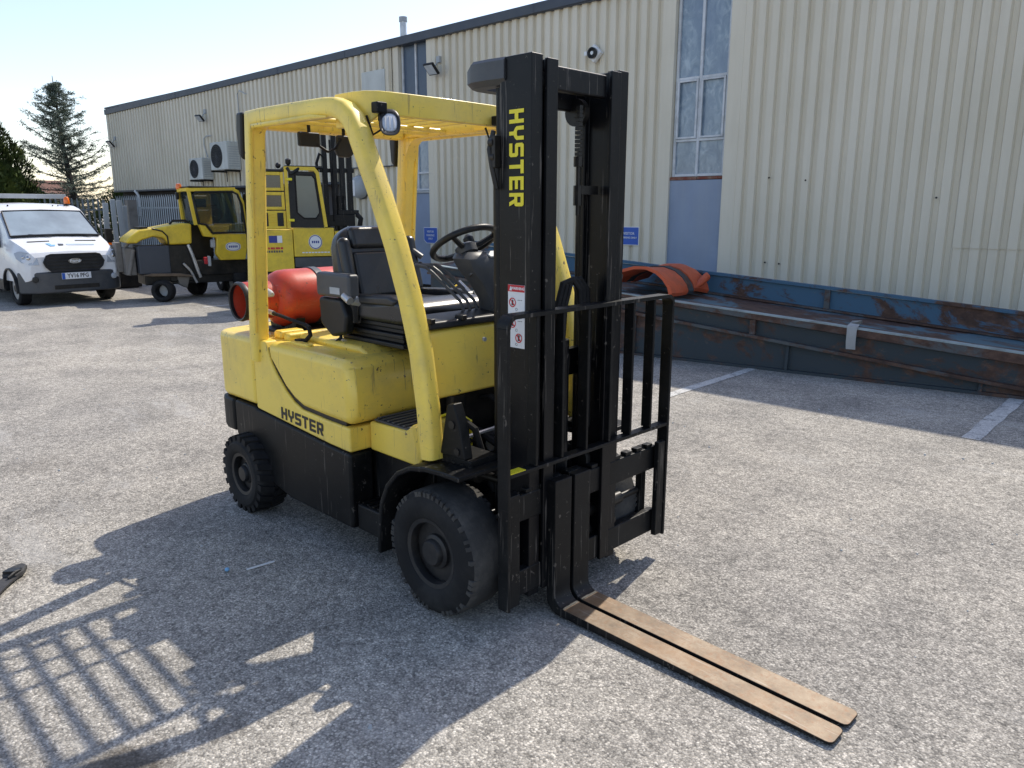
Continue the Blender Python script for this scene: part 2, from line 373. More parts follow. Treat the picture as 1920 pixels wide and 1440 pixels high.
def asphalt():
    m, nt, b = new_mat('worn asphalt')
    v = coords(nt)
    vo = nt.nodes.new('ShaderNodeTexVoronoi'); vo.inputs['Scale'].default_value = 135; nt.links.new(v, vo.inputs['Vector'])
    vo2 = nt.nodes.new('ShaderNodeTexVoronoi'); vo2.inputs['Scale'].default_value = 66; nt.links.new(v, vo2.inputs['Vector'])
    sep = nt.nodes.new('ShaderNodeSeparateColor'); nt.links.new(vo.outputs['Color'], sep.inputs[0])
    sep2 = nt.nodes.new('ShaderNodeSeparateColor'); nt.links.new(vo2.outputs['Color'], sep2.inputs[0])
    stone = ramp(nt, sep.outputs[0], [(0.0, (.095, .094, .093)), (.22, (.205, .200, .194)), (.60, (.32, .31, .296)), (.85, (.45, .438, .418)), (1.0, (.66, .645, .62))])
    stone2 = ramp(nt, sep2.outputs[0], [(0.0, (.18, .176, .172)), (.5, (.31, .302, .29)), (1.0, (.45, .437, .418))])
    c = mix(nt, .38, stone, stone2)
    gap = ramp(nt, vo.outputs['Distance'], [(.42, 1.0), (.80, .64)])
    c = mix(nt, 1.0, c, gap, 'MULTIPLY')
    big = noise(nt, v, .33, 6, .6); mid = noise(nt, v, 1.9, 7, .62); fine = noise(nt, v, 16, 5, .7)
    c = mix(nt, 1.0, c, ramp(nt, big, [(.33, (.82, .82, .83)), (.66, (1.17, 1.15, 1.12))]), 'MULTIPLY')
    c = mix(nt, 1.0, c, ramp(nt, mid, [(.30, (.78, .78, .78)), (.62, (1.13, 1.12, 1.10))]), 'MULTIPLY')
    c = mix(nt, 1.0, c, ramp(nt, fine, [(.30, (.70, .70, .70)), (.60, (1.15, 1.14, 1.13))]), 'MULTIPLY')
    c = mix(nt, 1.0, c, (1.18, 1.155, 1.095), 'MULTIPLY')
    # pale dusty scrapes, stretched along the yard
    sc = noise(nt, coords(nt, scale=(.5, 1.6, 1)), 1.1, 9, .72, .6)
    c = mix(nt, ramp(nt, sc, [(.56, 0.0), (.70, .55)]), c, (.47, .455, .43))
    # faint curved tyre scuffs
    tw = nt.nodes.new('ShaderNodeTexWave'); tw.wave_type = 'RINGS'; tw.rings_direction = 'Z'; tw.inputs['Scale'].default_value = .16
    tw.inputs['Distortion'].default_value = 2.2; tw.inputs['Detail'].default_value = 2; tw.inputs['Detail Scale'].default_value = .3
    mp = nt.nodes.new('ShaderNodeMapping'); mp.inputs['Location'].default_value = (6, 9, 0); nt.links.new(v, mp.inputs['Vector']); nt.links.new(mp.outputs['Vector'], tw.inputs['Vector'])
    ts = mathn(nt, 'MULTIPLY', ramp(nt, tw.outputs['Fac'], [(.955, 0.0), (.99, 1.0)]), ramp(nt, noise(nt, v, .55, 4), [(.50, 0.0), (.68, .26)]))
    c = mix(nt, ts, c, (.10, .098, .095))
    # oil stains with a shape of their own
    geo = nt.nodes.new('ShaderNodeNewGeometry')
    wob = noise(nt, v, 6, 5, .6)
    for (sx, sy, rad, amt) in ((.06, -1.86, .21, .80), (.10, -1.52, .10, .30), (-.42, -1.42, .07, .2), (-3.4, -1.2, .3, .22), (2.2, .9, .25, .15), (-5.2, 1.2, .5, .2), (3.0, 2.2, .35, .15), (-.9, -3.0, .4, .15)):
        d = nt.nodes.new('ShaderNodeVectorMath'); d.operation = 'DISTANCE'
        d.inputs[1].default_value = (sx, sy, 0); nt.links.new(geo.outputs['Position'], d.inputs[0])
        dd = mathn(nt, 'ADD', d.outputs['Value'], mathn(nt, 'MULTIPLY', mathn(nt, 'SUBTRACT', wob, .5), rad*1.5))
        k = nt.nodes.new('ShaderNodeMapRange'); k.interpolation_type = 'SMOOTHSTEP'
        k.inputs['From Min'].default_value = rad; k.inputs['From Max'].default_value = rad*.35
        k.inputs['To Min'].default_value = 0; k.inputs['To Max'].default_value = amt
        nt.links.new(dd, k.inputs['Value'])
        c = mix(nt, k.outputs['Result'], c, (.062, .050, .038))
    nt.links.new(c, b.inputs['Base Color'])
    b.inputs['Roughness'].default_value = .92; b.inputs['Specular IOR Level'].default_value = .25
    h = mathn(nt, 'ADD', mathn(nt, 'MULTIPLY', vo.outputs['Distance'], -1.0), mathn(nt, 'MULTIPLY', fine, .8))
    bump(nt, b, h, .55, .005)
    return m
ASPH = asphalt()
def linepaint():
    m, nt, b = new_mat('worn white line paint')
    v = coords(nt); n = noise(nt, v, 9, 9, .72); vo = nt.nodes.new('ShaderNodeTexVoronoi'); vo.inputs['Scale'].default_value = 105
    nt.links.new(v, vo.inputs['Vector']); sep = nt.nodes.new('ShaderNodeSeparateColor'); nt.links.new(vo.outputs['Color'], sep.inputs[0])
    stone = ramp(nt, sep.outputs[0], [(0.0, .07), (.5, .19), (1.0, .33)])
    white = ramp(nt, sep.outputs[1], [(0.0, (.42, .41, .39)), (1.0, (.66, .65, .62))])
    fac = ramp(nt, mathn(nt, 'ADD', n, mathn(nt, 'MULTIPLY', sep.outputs[2], .10)), [(.42, 0.0), (.52, 1.0)])
    nt.links.new(mix(nt, fac, stone, white), b.inputs['Base Color']); b.inputs['Roughness'].default_value = .85
    bump(nt, b, vo.outputs['Distance'], .5, .004); return m
LINE = linepaint()
def cladding():
    m, nt, b = new_mat('beige profiled cladding')
    v = coords(nt); oi = nt.nodes.new('ShaderNodeObjectInfo')
    st = noise(nt, coords(nt, scale=(6, 6, .35)), 1.3, 7, .65); big = noise(nt, v, .5, 4)
    c = mix(nt, ramp(nt, big, [(.35, 0.0), (.65, 1.0)]), (.655, .60, .475), (.735, .675, .55))
    c = mix(nt, ramp(nt, st, [(.45, 0.0), (.75, .40)]), c, (.54, .475, .355))
    c = mix(nt, mathn(nt, 'MULTIPLY', oi.outputs['Random'], .18), c, (.78, .73, .60))
    nt.links.new(c, b.inputs['Base Color']); b.inputs['Roughness'].default_value = .55
    bump(nt, b, noise(nt, v, 3, 4), .12, .02)
    return m
CLAD = cladding()
def leafmat(name, a, b_, c_):
    m, nt, b = new_mat(name)
    v = coords(nt); oi = noise(nt, v, 2.2, 5, .7); n2 = noise(nt, v, 30, 2)
    c = ramp(nt, mathn(nt, 'ADD', mathn(nt, 'MULTIPLY', oi, .7), mathn(nt, 'MULTIPLY', n2, .3)), [(.36, a), (.5, b_), (.64, c_)])
    nt.links.new(c, b.inputs['Base Color']); b.inputs['Roughness'].default_value = .7
    b.inputs['Specular IOR Level'].default_value = .25
    return m
CEDAR = leafmat('cedar needles', (.095, .12, .10), (.155, .19, .145), (.22, .245, .155))
LEYL = leafmat('hedge conifer foliage', (.020, .034, .012), (.048, .074, .018), (.125, .155, .028))
BARK = surf('bark', (.060, .050, .043), .9, dirt=(.03, .026, .022), dirt_amt=.5, dirt_scale=9, bmp=.4, bscale=18)

# ================================================================== THE SETTING
def structure(o):
    o['kind'] = 'structure'; return o
g = MB()
xs = [-400, -60, -20, -8, -4, -2, 0, 2, 4, 8, 20, 60, 400]
for i in range(len(xs)-1):
    for j in range(len(xs)-1):
        g.sheet([(xs[i], xs[j], 0), (xs[i+1], xs[j], 0), (xs[i+1], xs[j+1], 0), (xs[i], xs[j+1], 0)])
ground = structure(build('ground', g, ASPH))

# painted bay lines, worn, ragged at the yard end
def bay_line(x0, y0, x1, y1, w):
    m = MB(); k = 16; L = []; R = []
    for i in range(k+1):
        t = i/k; x = x0+(x1-x0)*t; y = y0+(y1-y0)*t
        L.append((x-w/2+random.uniform(-.008, .006), y, .004)); R.append((x+w/2+random.uniform(-.006, .008), y, .004))
    for i in range(k):
        m.add([L[i], R[i], R[i+1], L[i+1]], [(0, 1, 2, 3)])
    o = structure(build('bay_line', m, LINE)); o['group'] = 'painted bay lines'; return o
for k in range(-6, 3):
    x0 = .905+2.42*k
    bay_line(x0+.012, (3.98 if k == 0 else 3.42)+random.uniform(-.06, .06)*(k != 0), x0-.125, 8.2+.02*k, .105 if k else .125)

# ------------------------------------------------------------------ the industrial unit
WA = radians(2.3)
WD = Vector((cos(WA), sin(WA), 0)); WN = Vector((-sin(WA), cos(WA), 0)); WO = WN*8.8
def W(s, off=0, z=0):
    p = WO+WD*s-WN*off; return (p.x, p.y, z)
unit = thing('warehouse', 'long beige industrial unit with profiled metal cladding and a slate fascia', 'building', W(0), WA)
S0, S1 = -27.05, 9.0
def ztop(s): return 5.06+.0099*(s+27)
core = MB()
core.prism([(S0+.03, 0.0), (S1, 0.0), (S1, ztop(S1)-.05), (S0+.03, ztop(S0)-.05)], .13, 24.0, 'xz')
build('wall', core, BASE, unit, world=False)
rf = MB()
rf.prism([(-.17, 5.11), (-.17, 5.16), (24.3, 6.4), (24.3, 6.3)], S0-.05, S1, 'yz')
build('roof', rf, FASC, unit, world=False)
fa = MB()
fa.add([(S0-.04, y, z) for y in (-.195, .10) for z in (4.92, 5.09)]+[(S1, y, z+.0099*36) for y in (-.195, .10) for z in (4.92, 5.09)],
       [(0, 1, 3, 2), (4, 6, 7, 5), (0, 4, 5, 1), (2, 3, 7, 6), (0, 2, 6, 4), (1, 5, 7, 3)])
build('fascia', fa, FASC, unit, bevel=.012, world=False)
for s in (-21.6, -15.9, -13.05, -7.4, -1.7, 4.0):
    dz = .0099*(s+27); fj = MB()
    fj.box(s-.015, s+.015, -.200, -.1945, 4.93+dz, 5.085+dz)
    build('fascia_joint', fj, FASC, unit, world=False)
P_ = .205
def clad_sheet(s0, n, z0, z1, y=0.0, p=.205):
    m = MB(); pr = []
    for i in range(n):
        b = s0+i*p
        pr += [(b, -.056), (b+p*.50, -.056), (b+p*.60, -.002), (b+p*.90, -.002)]
    pr.append((s0+n*p, -.056)); pr.append((s0+n*p+.006, -.056))
    k = len(pr)
    vs_ = [(s, q+y, z0) for s, q in pr]+[(s, q+y, z1(s) if callable(z1) else z1) for s, q in pr]
    m.add(vs_, [(i, i+1, k+i+1, k+i) for i in range(k-1)])
    return build('cladding_sheet', m, CLAD, unit, smooth=12, world=False)
def clad_run(sa, sb, z0, z1, y=0.0, per=5):
    n = int((sb-sa)/P_+.5); s = sa; i = 0; p = (sb-sa)/n
    while n > 0:
        q = min(per, n); clad_sheet(s, q, z0+random.uniform(-.003, .003), z1, y-.0025*(i % 2), p); s += q*p; n -= q; i += 1
clad_run(-27.0, -13.6, 2.36, ztop, -.10)
clad_run(-13.6, -11.45, 2.66, ztop, -.10)
clad_run(-13.6, -11.45, .32, 2.70, -.055)
clad_run(-10.2, -4.76, .12, ztop, -.06)
clad_run(-3.36, -.30, .12, ztop, -.06)
clad_run(-.30, 8.9, 1.225, ztop, -.06)
clad_run(-.30, 8.9, .12, 1.25, -.048)
tr = MB()
tr.box(-11.45, -11.26, -.125, .12, .3, 5.12); build('corner_trim', tr, CLAD, unit, bevel=.006, world=False)
for a, b in ((-10.36, -10.2), (-4.76, -4.53), (-3.585, -3.36)):
    tr = MB(); tr.box(a, b, -.122, .12, .12, 5.25); build('window_trim', tr, CLAD, unit, bevel=.006, world=False)
tr = MB(); tr.box(-27.04, -13.6, -.185, .12, 2.31, 2.36); build('drip_flashing', tr, FASC, unit, world=False)
tr = MB(); tr.box(-13.62, -11.45, -.185, -.095, 2.645, 2.662); build('drip_flashing', tr, FASC, unit, world=False)
tr = MB(); tr.box(-27.04, -26.9, -.165, .12, 2.362, 4.95); build('corner_trim', tr, CLAD, unit, world=False)
# tall strip window with filmed panes
def strip_window(s0, s1, sm, z0, rows, glassm, name='window', casement=None, ztp=5.25):
    fr = MB(); y0, y1 = -.045, .02
    fr.box(s0, s0+.045, y0, y1, z0, ztp); fr.box(s1-.045, s1, y0, y1, z0, ztp); fr.box(sm-.022, sm+.022, y0, y1, z0, ztp)
    for z in rows+[z0+.022]:
        fr.box(s0+.046, sm-.023, y0, y1, z-.02, z+.02); fr.box(sm+.023, s1-.046, y0, y1, z-.02, z+.02)
    w = build(name, fr, FRAME, unit, bevel=.004, world=False)
    lv = sorted([z0]+rows+[ztp])
    for i in range(len(lv)-1):
        for a, b in ((s0+.045, sm-.022), (sm+.022, s1-.045)):
            p = MB(); q = .012
            p.box(a, b, -.012, -.004, lv[i]+.02, lv[i+1]-.02)
            build('pane', p, glassm[i] if isinstance(glassm, list) else glassm, w, world=False)
            if casement == i:
                c = MB(); za, zb = lv[i]+.024, lv[i+1]-.024
                c.box(a+.003, a+.035, -.066, -.046, za, zb); c.box(b-.035, b-.003, -.066, -.046, za, zb)
                c.box(a+.036, b-.036, -.066, -.046, za, za+.03); c.box(a+.036, b-.036, -.066, -.046, zb-.03, zb)
                build('casement', c, FRAME, w, bevel=.003, world=False)
    return w
strip_window(-4.52, -3.60, -4.085, 2.225, [2.785, 3.715], FILMGLASS, casement=1)
strip_window(-11.24, -10.37, -10.79, 2.11, [2.48, 3.45], [FILMGLASS, FILMGLASS, DKPANE])
sl = MB(); sl.box(-4.56, -4.05, -.085, .02, 2.172, 2.222); sl.box(-4.045, -3.58, -.08, .02, 2.178, 2.220)
build('window_sill', sl, [surf('rotten red sill', (.20, .055, .035), .85, dirt=(.30, .24, .17), dirt_amt=.9, dirt_scale=9)], unit, bevel=.006, world=False)
sl = MB(); sl.box(-11.28, -10.34, -.09, .02, 2.06, 2.105); build('window_sill', sl, GREY, unit, bevel=.006, world=False)
bp = MB(); bp.box(-4.66, -3.50, -.075, .10, .15, 2.17); build('infill_panel', bp, BLUEP, unit, bevel=.004, world=False)
bp = MB(); bp.box(-11.26, -10.36, -.06, .10, .10, 2.055); build('infill_panel', bp, BLUEP, unit, bevel=.004, world=False)
pp = MB(); pp.box(-12.47, -11.66, -.180, -.158, 4.10, 4.68); build('patch_panel', pp, OFFW, unit, bevel=.004, world=False)
# screw holes and bolts in the cladding
for s, z in ((-2.83, 2.17), (-2.80, .93), (-2.58, .92), (-.55, 1.86), (-2.28, 2.12), (-5.45, 3.28)):
    sc = MB(); sc.cyl((s, -.108, z), (s, -.124, z), .013, 8)
    build('fixing', sc, GREASE, unit, world=False)

# things on the wall
def flood(s, z, yaw, size, label):
    t = thing('floodlight', label, 'floodlight', W(s, .12, z), WA+yaw, 'floodlights on the wall')
    m = MB(); m.box(-.05, .05, -.06, .0, .10, .22); m.tube([(0, -.03, .12), (0, -.10, .07), (.02, -.16, .0)], .014, 8); build('bracket', m, GREY, t, bevel=.006, world=False)
    c = Vector((-.02, -.22, -.04)); n = Vector((-.15, -.75, -.65)).normalized(); u = Vector((1, -.1, 0)); u = (u-n*u.dot(n)).normalized(); w = n.cross(u)
    m = MB(); m.obox(c, u*size, w*size*.75, n*.025); build('housing', m, PLA, t, bevel=.01, world=False)
    m = MB(); m.obox(c+n*.027, u*size*.82, w*size*.6, n*.004); build('lens', m, LENS, t, world=False)
flood(-9.95, 4.50, 0, .17, 'square black floodlight on a grey bracket beside the dark strip window')
flood(-19.9, 4.30, .2, .14, 'small floodlight high on the cladding above the white air conditioners')
flood(-26.5, 3.95, .2, .16, 'floodlight cluster at the far end corner of the building')
t = thing('alarm_sounder', 'white diamond shaped sounder with a round black horn on the cladding', 'sounder', W(-6.04, .122, 4.28), WA)
m = MB(); m.prism([(-.155, 0), (0, -.15), (.155, 0), (0, .15)], -.09, 0, 'xz'); build('backplate', m, WHITE, t, bevel=.015, world=False)
m = MB(); m.lathe([(.085, -.0), (.092, -.05), (.075, -.055), (.05, -.03), (.0001, -.028)], (0, -.09, 0), (0, 1, 0), 24); build('horn', m, PLA, t, world=False)
m = MB(); m.lathe([(.0001, -.045), (.03, -.045), (.034, -.02), (.034, 0)], (0, -.09, 0), (0, 1, 0), 18); build('horn_core', m, ALU, t, world=False)
m = MB(); m.box(-.17, -.11, -.13, -.09, -.03, .04); build('side_box', m, WHITE, t, bevel=.008, world=False)
def ac(s, z, w, h, d, label):
    t = thing('air_conditioner', label, 'air conditioner', W(s, .165, z), WA, 'outdoor air conditioning units')
    m = MB(); m.box(0, w, -d, 0, 0, h); build('casing', m, OFFW, t, bevel=.02, world=False)
    m = MB(); cx, cz, r = w*.40, h*.5, min(w*.36, h*.42)
    for q in (1.0, .84, .68, .52, .36, .2):
        m.tube([(cx+r*q*cos(2*pi*i/28), -d-.012, cz+r*q*sin(2*pi*i/28)) for i in range(28)], .006, 5, loop=True)
    for i in range(8):
        a = pi*i/8; m.tube([(cx-r*cos(a), -d-.014, cz-r*sin(a)), (cx+r*cos(a), -d-.014, cz+r*sin(a))], .005, 5)
    build('fan_guard', m, PLAG, t, world=False)
    m = MB(); m.lathe([(r, 0), (r, .02), (.0001, .02)], (cx, -d-.004, cz), (0, 1, 0), 28); build('fan_recess', m, PLA, t, world=False)
    m = MB()
    for i in range(9): m.box(w+.001, w+.008, -d+.05, -.05, h*.12+i*h*.085, h*.12+i*h*.085+.02)
    build('side_grille', m, GREY, t, world=False)
    m = MB(); m.box(.08, .13, -d-.05, .06, -.05, -.004); m.box(w-.13, w-.08, -d-.05, .06, -.05, -.004); m.box(.08, .12, 0.0, .05, -.3, -.05); m.box(w-.12, w-.08, 0.0, .05, -.3, -.05)
    build('bracket', m, GREASE, t, world=False)
    return t
ac(-20.45, 2.56, .80, .60, .34, 'smaller white air conditioner, lower and left of the pair on the cladding')
ac(-19.0, 2.78, .95, .74, .40, 'larger white air conditioner, higher and right of the pair on the cladding')
t = thing('cable_conduit', 'thin grey conduit looping up the cladding above the air conditioners', 'conduit', W(-19.9, .185, 3.2), WA)
m = MB(); m.tube([(0, 0, 0), (-.12, -.02, .35), (-.1, -.02, .52), (.05, -.02, .58), (.35, -.02, .57)], .016, 6)
m.tube([(2.0, -.02, .3), (2.0, -.02, 1.55), (2.1, -.02, 1.62), (2.45, -.02, 1.5)], .014, 6); build('pipe', m, GREY, t, world=False)
t = thing('wall_vent', 'round grey vent cowl on the lower cladding behind the yellow machine', 'vent', W(-12.7, .12, 2.22), WA)
m = MB(); m.lathe([(.26, 0), (.26, -.10), (.22, -.19), (.12, -.24), (.0001, -.25)], (0, 0, 0), (0, 1, 0), 24); build('cowl', m, GREY, t, world=False)
m = MB(); m.lathe([(.275, 0), (.275, -.02), (.262, -.02)], (0, 0, 0), (0, 1, 0), 24); build('collar', m, PLAG, t, world=False)
t = thing('flue_pipe', 'slim grey flue pipe rising behind the roof edge', 'flue', W(-11.85, -.55, 4.9), WA)
m = MB(); m.lathe([(.075, 0), (.075, .93), (.0001, .93)], (0, 0, 0), (0, 0, 1), 16); build('pipe', m, ALU, t, world=False)
m = MB(); m.lathe([(.092, .86), (.092, .96), (.0001, .97)], (0, 0, 0), (0, 0, 1), 16); build('cap', m, GREY, t, world=False)
def sign(s, z, w, h, lines, label, rounded=False):
    t = thing('wall_sign', label, 'sign', W(s, .13, z), WA, 'blue parking signs')
    if rounded: pts = [(-w/2, h/2), (w/2, h/2), (w/2, -h*.3), (w*.3, -h/2), (-w*.3, -h/2), (-w/2, -h*.3)]
    else: pts = [(-w/2, h/2), (w/2, h/2), (w/2, -h/2), (-w/2, -h/2)]
    m = MB(); m.prism(pts, -.006, .0, 'xz'); build('border', m, SIGNW, t, world=False)
    m = MB(); m.prism([(x*.94, y*.93) for x, y in pts], -.010, -.0065, 'xz'); build('face', m, SIGNB, t, world=False)
    k = len(lines)
    for i, (tx, sz) in enumerate(lines):
        zz = ((k-1)/2-i)*sz*1.3
        text_mesh('lettering', tx, sz, SIGNW, t, frame_mtx((0, -.0125, zz), (1, 0, 0), (0, 0, 1)), .0008, .0006)
    return t
sign(-5.25, 1.27, .40, .31, [('VISITOR', .062), ('PARKING ONLY', .045)], 'blue visitor parking sign with white border left of the blue panel below the window')
sign(-10.33, 1.17, .44, .34, [('VISITOR', .06), ('PARKING', .06), ('ONLY', .055)], 'blue parking sign with a rounded foot seen past the steering wheel', True)

# ------------------------------------------------------------------ the steel girders lying along the wall
TG = radians(10.0)
GD = Vector((cos(TG), sin(TG), 0)); GN = Vector((-sin(TG), cos(TG), 0)); GO = Vector((-1.62, 5.27, 0))
def G(s, o, z):
    p = GO+GD*s+GN*o; return (p.x, p.y, z)
def loft(name, sect, mat, parent, sa=-4.6, sb=4.6, k=14, jit=0.004, bevel=0.004):
    """sect: list of (offset, z at s=-0.95, z at s=2.45): a closed section that runs between both ends"""
    m = MB(); rings = []
    for i in range(k+1):
        s = sa+(sb-sa)*i/k; t = (s+.95)/3.4
        j = random.uniform(-jit, jit)
        rings.append([G(s, o, za+(zb-za)*t+j) for o, za, zb in sect])
    m.rings(rings); return build(name, m, mat, parent, smooth=30)
gird = thing('channel_girder', 'long blue and rust steel trough girder lying tilted along the wall', 'girder', G(0, 0, .3))
# near channel: top lip, recessed web, bottom lip
loft('top_flange', [(-.02, .690, .438), (-.02, .640, .335), (.02, .625, .325), (.16, .655, .375), (.16, .690, .438)], RUSTLIP, gird)
loft('sky_sheen_edge', [(-.024, .695, .443), (-.024, .681, .427), (.05, .6905, .4385), (.05, .696, .444)], PALELIP, gird, jit=.002)  # thin strip along the lip: sky reflection painted as pale blue
loft('web', [(.05, .624, .325), (.05, .478, .125), (.075, .478, .125), (.075, .624, .325)], RUSTDK, gird)
loft('bottom_flange', [(-.02, .478, .125), (-.02, .445, .092), (.20, .445, .092), (.20, .478, .125)], RUSTLIP, gird)
loft('floor_plate', [(.161, .655, .395), (.161, .615, .355), (1.06, .648, .372), (1.06, .685, .405)], RUSTGREY, gird)
loft('far_flange', [(1.061, .915, .655), (1.061, .64, .37), (1.10, .64, .37), (1.10, .915, .655)], RUSTBLUE, gird)
loft('far_lip', [(1.02, .960, .695), (1.02, .925, .660), (1.14, .920, .655), (1.14, .955, .690)], RUSTBLUE, gird)
loft('weld_ledge', [(.985, .712, .432), (.985, .690, .412), (1.06, .690, .412), (1.06, .712, .432)], RUSTLIP, gird)
for s in (-3.4, .55, 3.2):
    t_ = (s+.95)/3.4; m = MB(); zl = .715+(.435-.715)*t_; zh = .92+(.657-.92)*t_
    m.add([G(s-.03, 1.02, zl), G(s+.03, 1.02, zl), G(s+.03, 1.06, zl), G(s-.03, 1.06, zl), G(s-.03, 1.02, zh), G(s+.03, 1.02, zh), G(s+.03, 1.06, zh), G(s-.03, 1.06, zh)],
          [(0, 1, 2, 3), (7, 6, 5, 4), (0, 4, 5, 1), (1, 5, 6, 2), (2, 6, 7, 3), (3, 7, 4, 0)]); build('stiffener', m, RUSTLIP, gird)
for s in (-2.6, .03, 2.9):
    t_ = (s+.95)/3.4; m = MB(); zl = .48+(.127-.48)*t_; zh = .622+(.324-.622)*t_
    m.add([G(s-.03, .0, zl), G(s+.03, .0, zl), G(s+.03, .05, zl), G(s-.03, .05, zl), G(s-.03, .0, zh), G(s+.03, .0, zh), G(s+.03, .05, zh), G(s-.03, .05, zh)],
          [(0, 1, 2, 3), (7, 6, 5, 4), (0, 4, 5, 1), (1, 5, 6, 2), (2, 6, 7, 3), (3, 7, 4, 0)]); build('stiffener', m, RUSTLIP, gird)
low = thing('base_girder', 'dark rusted girder on the ground under the blue trough girder', 'girder', G(0, 0, 0))
loft('lower_flange', [(-.01, .03, .03), (-.01, .0, .0), (.95, .0, .0), (.95, .03, .03)], RUSTDK, low, sb=4.6)
loft('web', [(.06, .444, .090), (.04, .03, .03), (.10, .03, .03), (.12, .444, .090)], RUSTDK, low, jit=0)
loft('rear_web', [(.84, .60, .34), (.84, .03, .03), (.90, .03, .03), (.90, .60, .34)], RUSTDK, low, jit=0)
for s in (-3.2, -1.4, .4, 2.2):
    m = MB(); t_ = (s+.95)/3.4
    za = .443+(.089-.443)*t_; m.add([G(s, .0, .031), G(s+.03, .0, .031), G(s+.03, .06, .031), G(s, .06, .031), G(s, .03, za), G(s+.03, .03, za), G(s+.03, .07, za), G(s, .07, za)],
          [(0, 1, 2, 3), (7, 6, 5, 4), (0, 4, 5, 1), (1, 5, 6, 2), (2, 6, 7, 3), (3, 7, 4, 0)]); build('stiffener', m, RUSTDK, low)
# strap looped over the near lip
st = MB(); s_ = 1.05; t_ = (s_+.95)/3.4; zt = .690+(.438-.690)*t_; path = []
for (o, dz) in ((.19, .02), (.15, .05), (.06, .028), (-.03, .012), (-.045, -.03), (-.045, -.14), (-.02, -.22)):
    path.append(Vector(G(s_+.02*o, o, zt+dz)))
st.sweep(path, [(-.045, -.004), (.045, -.004), (.045, .004), (-.045, .004)], GD.cross(Vector((0, 0, 1))))
tag(build('ratchet_strap', st, GREY, smooth=40), 'grey strap looped over the near lip of the trough girder', 'strap')
# orange rubber sheet arched over the girder
orr = thing('rubber_sheet', 'arched orange rubber sheet with a grey band draped over the girder', 'sheet', G(-1.2, .6, .6))
AP = [(-1.80, .86), (-1.72, .935), (-1.58, 1.005), (-1.42, 1.05), (-1.26, 1.055), (-1.12, 1.01), (-1.02, .935), (-.955, .85), (-.93, .775), (-.955, .735)]
def arch(name, o0, o1, mat, lift=0.0, th=.035, wob=.0):
    m = MB(); rings = []; k = 5
    for i in range(k+1):
        o = o0+(o1-o0)*i/k; row = []
        up_ = [(s+.10*o, z+lift-.04*o+wob*sin(7*o+3*s)) for s, z in AP]
        cen = (-1.37, .70)
        inn = [(s+(cen[0]+.10*o-s)*th/.36, z+(cen[1]-z)*th/.36) for s, z in up_]
        rings.append([G(s, o, z) for s, z in up_+inn[::-1]])
    m.rings(rings); return build(name, m, mat, orr, smooth=50)
arch('sheet_panel', .02, .42, ORANGE, 0, .035, .010); arch('grey_band', .425, .56, RUSTDK, .006, .045); arch('sheet_panel', .565, .96, ORANGE, .01, .035, .022)
m = MB(); m.tube([G(-.93, .62, .76), G(-.86, .72, .84), G(-.84, .86, .90), G(-.88, .96, .93)], [.02, .045, .05, .02], 9); build('torn_edge', m, ORANGE, orr)
m = MB(); m.add([G(-1.78, .06, .70), G(-1.60, .06, .70), G(-1.66, .08, .98), G(-1.72, .08, .97)], [(0, 1, 2, 3)]); m.tube([G(-1.70, .1, .70), G(-1.66, .12, .95)], .05, 8); build('prop', m, GREY, orr)

# ------------------------------------------------------------------ palisade fence
def fence(name, p0, p1, h, label, group, pitch=.15):
    p0 = Vector(p0); p1 = Vector(p1); L = (p1-p0).length; d = (p1-p0)/L; n = Vector((-d.y, d.x, 0))
    f = thing(name, label, 'fence', p0, 0, group)
    k = int(L/pitch); pale = None
    m = MB()
    for zz in (.35, h-.4):
        m.obox(p0+d*L/2+n*.03+Vector((0, 0, zz)), d*L/2, n*.02, Vector((0, 0, .025)))
    build('rail', m, GALV, f)
    for i in range(k+1):
        if pale is None:
            m = MB(); c = p0
            for (a, b, o) in ((-.035, -.012, .012), (-.012, .012, -.006), (.012, .035, .012)):
                z1 = h
                m.add([c+d*a+n*(.012 if a < -.02 else -.006 if a < 0 else -.006)*1+Vector((0, 0, .05)), c+d*b+n*(-.006 if b < .03 else .012)+Vector((0, 0, .05)),
                       c+d*b+n*(-.006 if b < .03 else .012)+Vector((0, 0, z1-(.0 if abs(b) < .02 else .09))), c+d*a+n*(.012 if a < -.02 else -.006)+Vector((0, 0, z1-(.0 if abs(a) < .02 else .09)))], [(0, 1, 2, 3)])
            pale = build('pale', m, GALV, f)
        else:
            c = pale.copy(); COL.objects.link(c); c.parent = f; q = d*(i*pitch); c.location = (q.x, q.y, random.uniform(-.01, .01))
    for i in range(int(L/2.7)+1):
        c = p0+d*min(L, i*2.7)+n*.07
        m = MB(); m.obox(c+Vector((0, 0, h*.48)), d*.05, n*.03, Vector((0, 0, h*.48))); build('post', m, GALV, f)
    return f
fence('palisade_fence', W(-26.2, .45), W(-16.5, .45), 2.17, 'galvanised palisade fence in front of the dark base of the unit', 'palisade fences')
fence('palisade_fence', (-28.2, 7.4, 0), (-28.2, -4.0, 0), 2.1, 'galvanised palisade fence behind the white tipper van and beneath the cedar', 'palisade fences', .17)
